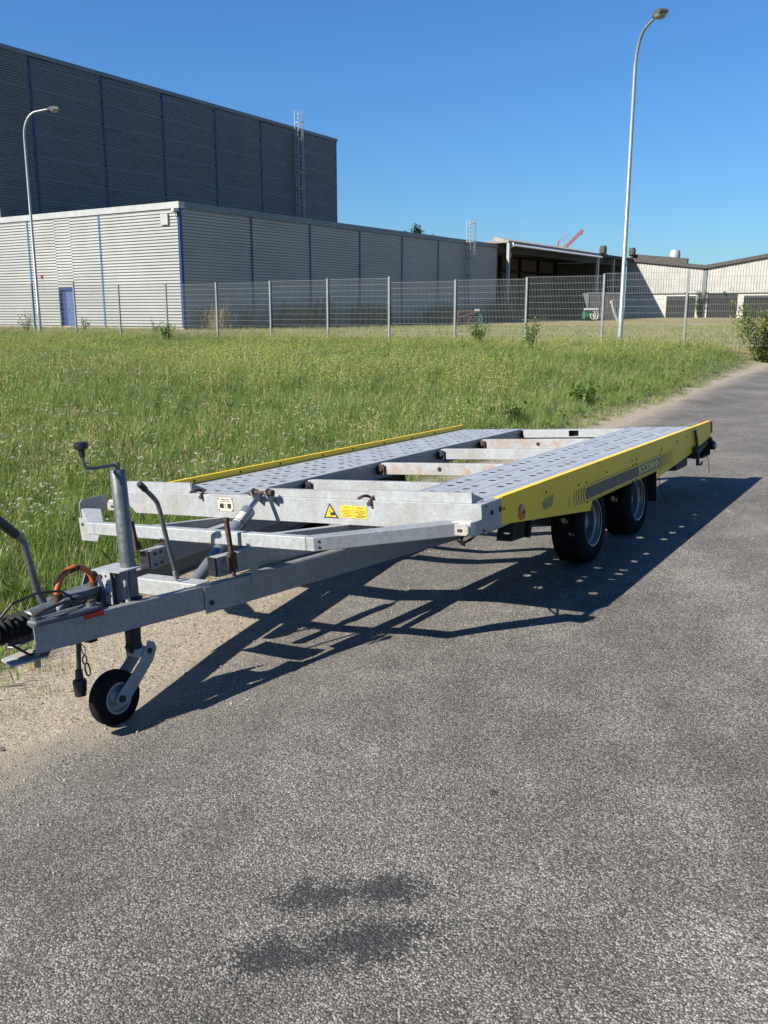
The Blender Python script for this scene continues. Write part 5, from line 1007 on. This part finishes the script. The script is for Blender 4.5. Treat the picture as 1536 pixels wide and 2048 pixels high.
while yy < 45:
    xx = -22.0
    while xx < 13:
        cx, cy = xx + cell / 2, yy + cell / 2
        if in_view(cx, cy, 3.0) and beyond_fence(cx, cy) < 1.0:
            a, q = aq(cx, cy); d = hypot(cx, cy)
            if q > 1.6:
                dens = 95 if d < 8 else (70 if d < 13 else (42 if d < 22 else 26)); dens *= cell * cell; k = int(dens) + (random.random() < dens % 1)
                for _ in range(k):
                    x, y = xx + random.random() * cell, yy + random.random() * cell; a, q = aq(x, y); e = q - grass_edge(a)
                    if e < -0.15 or (e < 0.25 and random.random() > 0.35 + e): 
                        continue
                    tall_ = smooth01(0.1, 1.3, e) * (0.75 + 0.5 * patch(x, y, 0.5, 3.3)); far = 1.0 + 0.35 * smooth01(10, 26, d); s = (0.55 + 0.45 * tall_) * random.uniform(0.75, 1.2) * far
                    if e < 0.35 and random.random() < 0.75: i = random.choice((11, 12, 13)); s = random.uniform(0.7, 1.2)
                    elif random.random() < 0.05 + 0.2 * max(0, patch(x, y, 0.3, 8.8)): i = random.choice((8, 9, 10))
                    elif random.random() < 0.35: i = random.choice((5, 6, 7))
                    else: i = random.randrange(5)
                    pts.append(P(x, y, i, s, 0.15, sh=1.0 - 0.5 * smooth01(9, 26, d)))
                    if e > 0.3 and random.random() < 0.035 + 0.14 * max(0, patch(x, y, 0.35, 1.7) - 0.2) + (0.05 if (x < -2.2 and 5.5 < y < 10) else 0): fl.append(P(x, y, random.randrange(3), random.uniform(0.7, 1.0), sh=1 - 0.3 * smooth01(9, 26, d)))
                    if e > 0.8 and patch(x, y, 0.22, 5.1) > 0.0 and random.random() < 0.13: fl.append(P(x, y, 3 + random.randrange(3), random.uniform(0.8, 1.2) * far, sh=1 - 0.45 * smooth01(9, 26, d)))
                    if e > 0.0 and random.random() < 0.04 + 0.2 * max(0, patch(x, y, 0.45, 12.3) - 0.15): hb.append(P(x, y, random.randrange(4), random.uniform(0.6, 1.3)))
        xx += cell
    yy += cell
# straggling tufts in the sandy verge and under the trailer
for _ in range(260):
    a = random.uniform(-4, 12); q = random.uniform(asph_edge(a) + 0.1, grass_edge(a) + 0.2); x, y = xy(a, q)
    if random.random() < 0.12 + 0.8 * smooth01(-0.5, 0.1, q - grass_edge(a)): pts.append(P(x, y, random.choice((11, 12, 13)), random.uniform(0.3, 0.7)))
scatter("meadow_grass", gb, GMATS, pts, "stuff")
scatter("wild_flowers", [clump_yarrow(5, 0.13) for _ in range(3)] + [clump_bedstraw(14, 0.15) for _ in range(3)], GMATS, fl, "stuff")
scatter("meadow_herbs", [clump_herb(14, 0.06, 0.14, 0.08), clump_herb(18, 0.05, 0.11, 0.18), clump_herb(22, 0.06, 0.13, 0.12), clump_herb(16, 0.05, 0.1, 0.25)], [M_HERB], hb, "stuff")
# mown strip behind the fence
pts = []
for _ in range(9000):
    y = random.uniform(28, 62); x = random.uniform(-0.47 * y - 2, 0.47 * y + 4); f = beyond_fence(x, y); a, q = aq(x, y)
    lx, ly = (x + 10.863) * sin(BAZ) + (y - 50) * cos(BAZ), -(x + 10.863) * cos(BAZ) + (y - 50) * sin(BAZ)
    if f < 0.3 or q < 2.6 or (lx > -0.1 and ly > -0.1): continue
    pts.append(P(x, y, random.randrange(3), random.uniform(0.7, 1.6), 0.2))
mown = [clump_green(34, 0.2, 0.05, 0.13, 0.008, 0.55), clump_green(30, 0.22, 0.06, 0.18, 0.008, 0.35), clump_green(30, 0.22, 0.04, 0.1, 0.009, 0.75)]
scatter("mown_grass", mown, GMATS, pts, "stuff")
# dry reeds along the shaded wall
pts = []
for _ in range(520):
    lx = random.uniform(0.2, 40); ly = -random.uniform(0.25, 1.5); k = mnoise.noise(Vector((lx * 0.5, 4.4, 0)))
    if k < -0.12 and random.random() < 0.7: continue
    x, y = -10.863 + lx * sin(BAZ) - ly * cos(BAZ), 50 + lx * cos(BAZ) + ly * sin(BAZ)
    pts.append(P(x, y, random.randrange(3), random.uniform(0.6, 1.05) * (0.85 + 0.5 * k)))
scatter("dry_reeds", [clump_reed(16, 0.35, 0.9, 1.7) for _ in range(3)], [M_REED], pts, "stuff")
# loose grit and pebbles along the road edge
def pebble():
    b = MB(); bm = bmesh.new(); bmesh.ops.create_icosphere(bm, subdivisions=1, radius=0.5)
    for v in bm.verts: v.co = v.co * random.uniform(0.7, 1.2); v.co.z *= 0.6
    bm.verts.index_update(); b.add([v.co[:] for v in bm.verts], [[v.index for v in f.verts] for f in bm.faces]); bm.free(); return b
M_PEB = m_leaf("grit_stones", (0.22, 0.2, 0.17), (0.62, 0.57, 0.48), None, trans=0.0, rough=0.9)
pts = []
for _ in range(5200):
    a = random.choice((random.uniform(-4.5, 1), random.uniform(-4.5, 12))); ed = asph_edge(a); q = ed + random.gauss(0.15, 0.45)
    if q > grass_edge(a) + 0.1 or q < ed - 1.6: continue
    x, y = xy(a, q); pts.append(P(x, y, random.randrange(4), random.uniform(0.004, 0.011) * (1.6 if random.random() < 0.06 else 1), 1.0, 0.006 if q < ed else 0.002))
scatter("loose_grit", [pebble() for _ in range(4)], [M_PEB], pts, "stuff")
# ------------------------------------------------------------------ bushes and trees
M_BARK = simple("bark", (0.10, 0.075, 0.05), 0.9, 0, 0.3, 12, 0.4)
M_CROWN = m_leaf("tree_leaves", (0.03, 0.055, 0.02), (0.05, 0.085, 0.025), None, trans=0.2)
M_BUSH = m_leaf("bush_leaves", (0.2, 0.31, 0.07), (0.3, 0.4, 0.1), (0.4, 0.36, 0.1), 2.0)
M_BUSH_O = m_leaf("autumn_leaves", (0.34, 0.17, 0.03), (0.40, 0.22, 0.05), None)
M_IVY = m_leaf("ivy_leaves", (0.035, 0.085, 0.02), (0.07, 0.13, 0.03), None)
def plant(name, x, y, h, r, n, ls, mats, label, cat, stems=6, low=0.1, group=None, lean=(0, 0), z=None):
    root = empty(name, (x, y, gz(x, y) if z is None else z), label, cat, group); b = MB(); tips = []
    for k in range(stems):
        a = 2 * pi * k / stems + random.uniform(-.5, .5); rr = r * random.uniform(0.25, 0.95); hh = h * random.uniform(0.6, 1.0)
        p = [Vector((0.04 * cos(a), 0.04 * sin(a), 0)), Vector((rr * 0.35 * cos(a), rr * 0.35 * sin(a), hh * 0.45)), Vector((rr * cos(a) + lean[0] * hh, rr * sin(a) + lean[1] * hh, hh))]
        b.tube(p, [0.012 * h + 0.004, 0.008 * h + 0.003, 0.003], 6); tips.append(p)
    st = b.build("stem", M_BARK if h > 1.2 else M_HERB, root); b = MB()
    for _ in range(n):
        p = random.choice(tips); t = low + (1 - low) * random.random() ** 0.7; c = (p[0].lerp(p[1], t * 2) if t < 0.5 else p[1].lerp(p[2], t * 2 - 1)) + rv(r * 0.30 * random.random() ** 0.5)
        c.z = max(c.z, 0.03); d = rv(); d.z = d.z * 0.5 + 0.15; mi = 0 if len(mats) == 1 or random.random() > 0.05 else 1
        leaf(b, c, d, (0, 0, 1), ls * random.uniform(0.6, 1.3), ls * random.uniform(0.35, 0.6), mi)
    b.build("foliage", mats, root); return root
plant("roadside_bush", 11.3, 27.2, 1.75, 1.0, 3600, 0.12, [M_BUSH, M_BUSH_O], "leafy bush with some orange leaves at the right end of the fence", "bush", 11, 0.05)
plant("weed", -8.1, 34.0, 0.75, 0.45, 420, 0.13, [M_HERB], "dark green weed in the meadow in front of the warehouse corner", "weed", 6)
plant("weed", -9.55, 38.2, 0.85, 0.3, 130, 0.10, [M_HERB], "tall thin weed against the sunlit wall near the warehouse corner", "weed", 5)
plant("weed", -17.6, 45.2, 1.0, 0.5, 320, 0.12, [M_HERB], "weed cluster at the foot of the lamp by the sunlit wall", "weed", 6)
plant("weed", -14.2, 43.5, 0.8, 0.3, 180, 0.11, [M_HERB], "small weed beside the blue door behind the fence", "weed", 4)
plant("weed", 3.0, 29.4, 0.75, 0.4, 420, 0.12, [M_HERB], "bushy green weed near the fence below the hay rake", "weed", 6)
plant("weed", 4.25, 26.6, 0.95, 0.4, 300, 0.11, [M_HERB], "spindly weed in the meadow left of the street lamp", "weed", 6)
plant("weed", 3.35, 15.5, 0.4, 0.5, 260, 0.12, [M_HERB], "broad-leaved weed in the meadow above the yellow side panel", "weed", 6)
plant("weed", 1.75, 12.9, 0.32, 0.42, 300, 0.11, [M_HERB], "low leafy weed at the grass edge behind the trailer", "weed", 6)
plant("climbing_ivy", *(BM @ Vector((71.6, -8.6, 0))).xy, 3.0, 0.8, 1300, 0.22, [M_IVY], "ivy climbing the cream hall at the roof valley", "ivy", 8, 0.02)
plant("broadleaf_tree", 3.9, 116, 10.9, 2.4, 14000, 0.45, [M_CROWN], "dark tree top showing above the low warehouse roof", "tree", 18, 0.3)
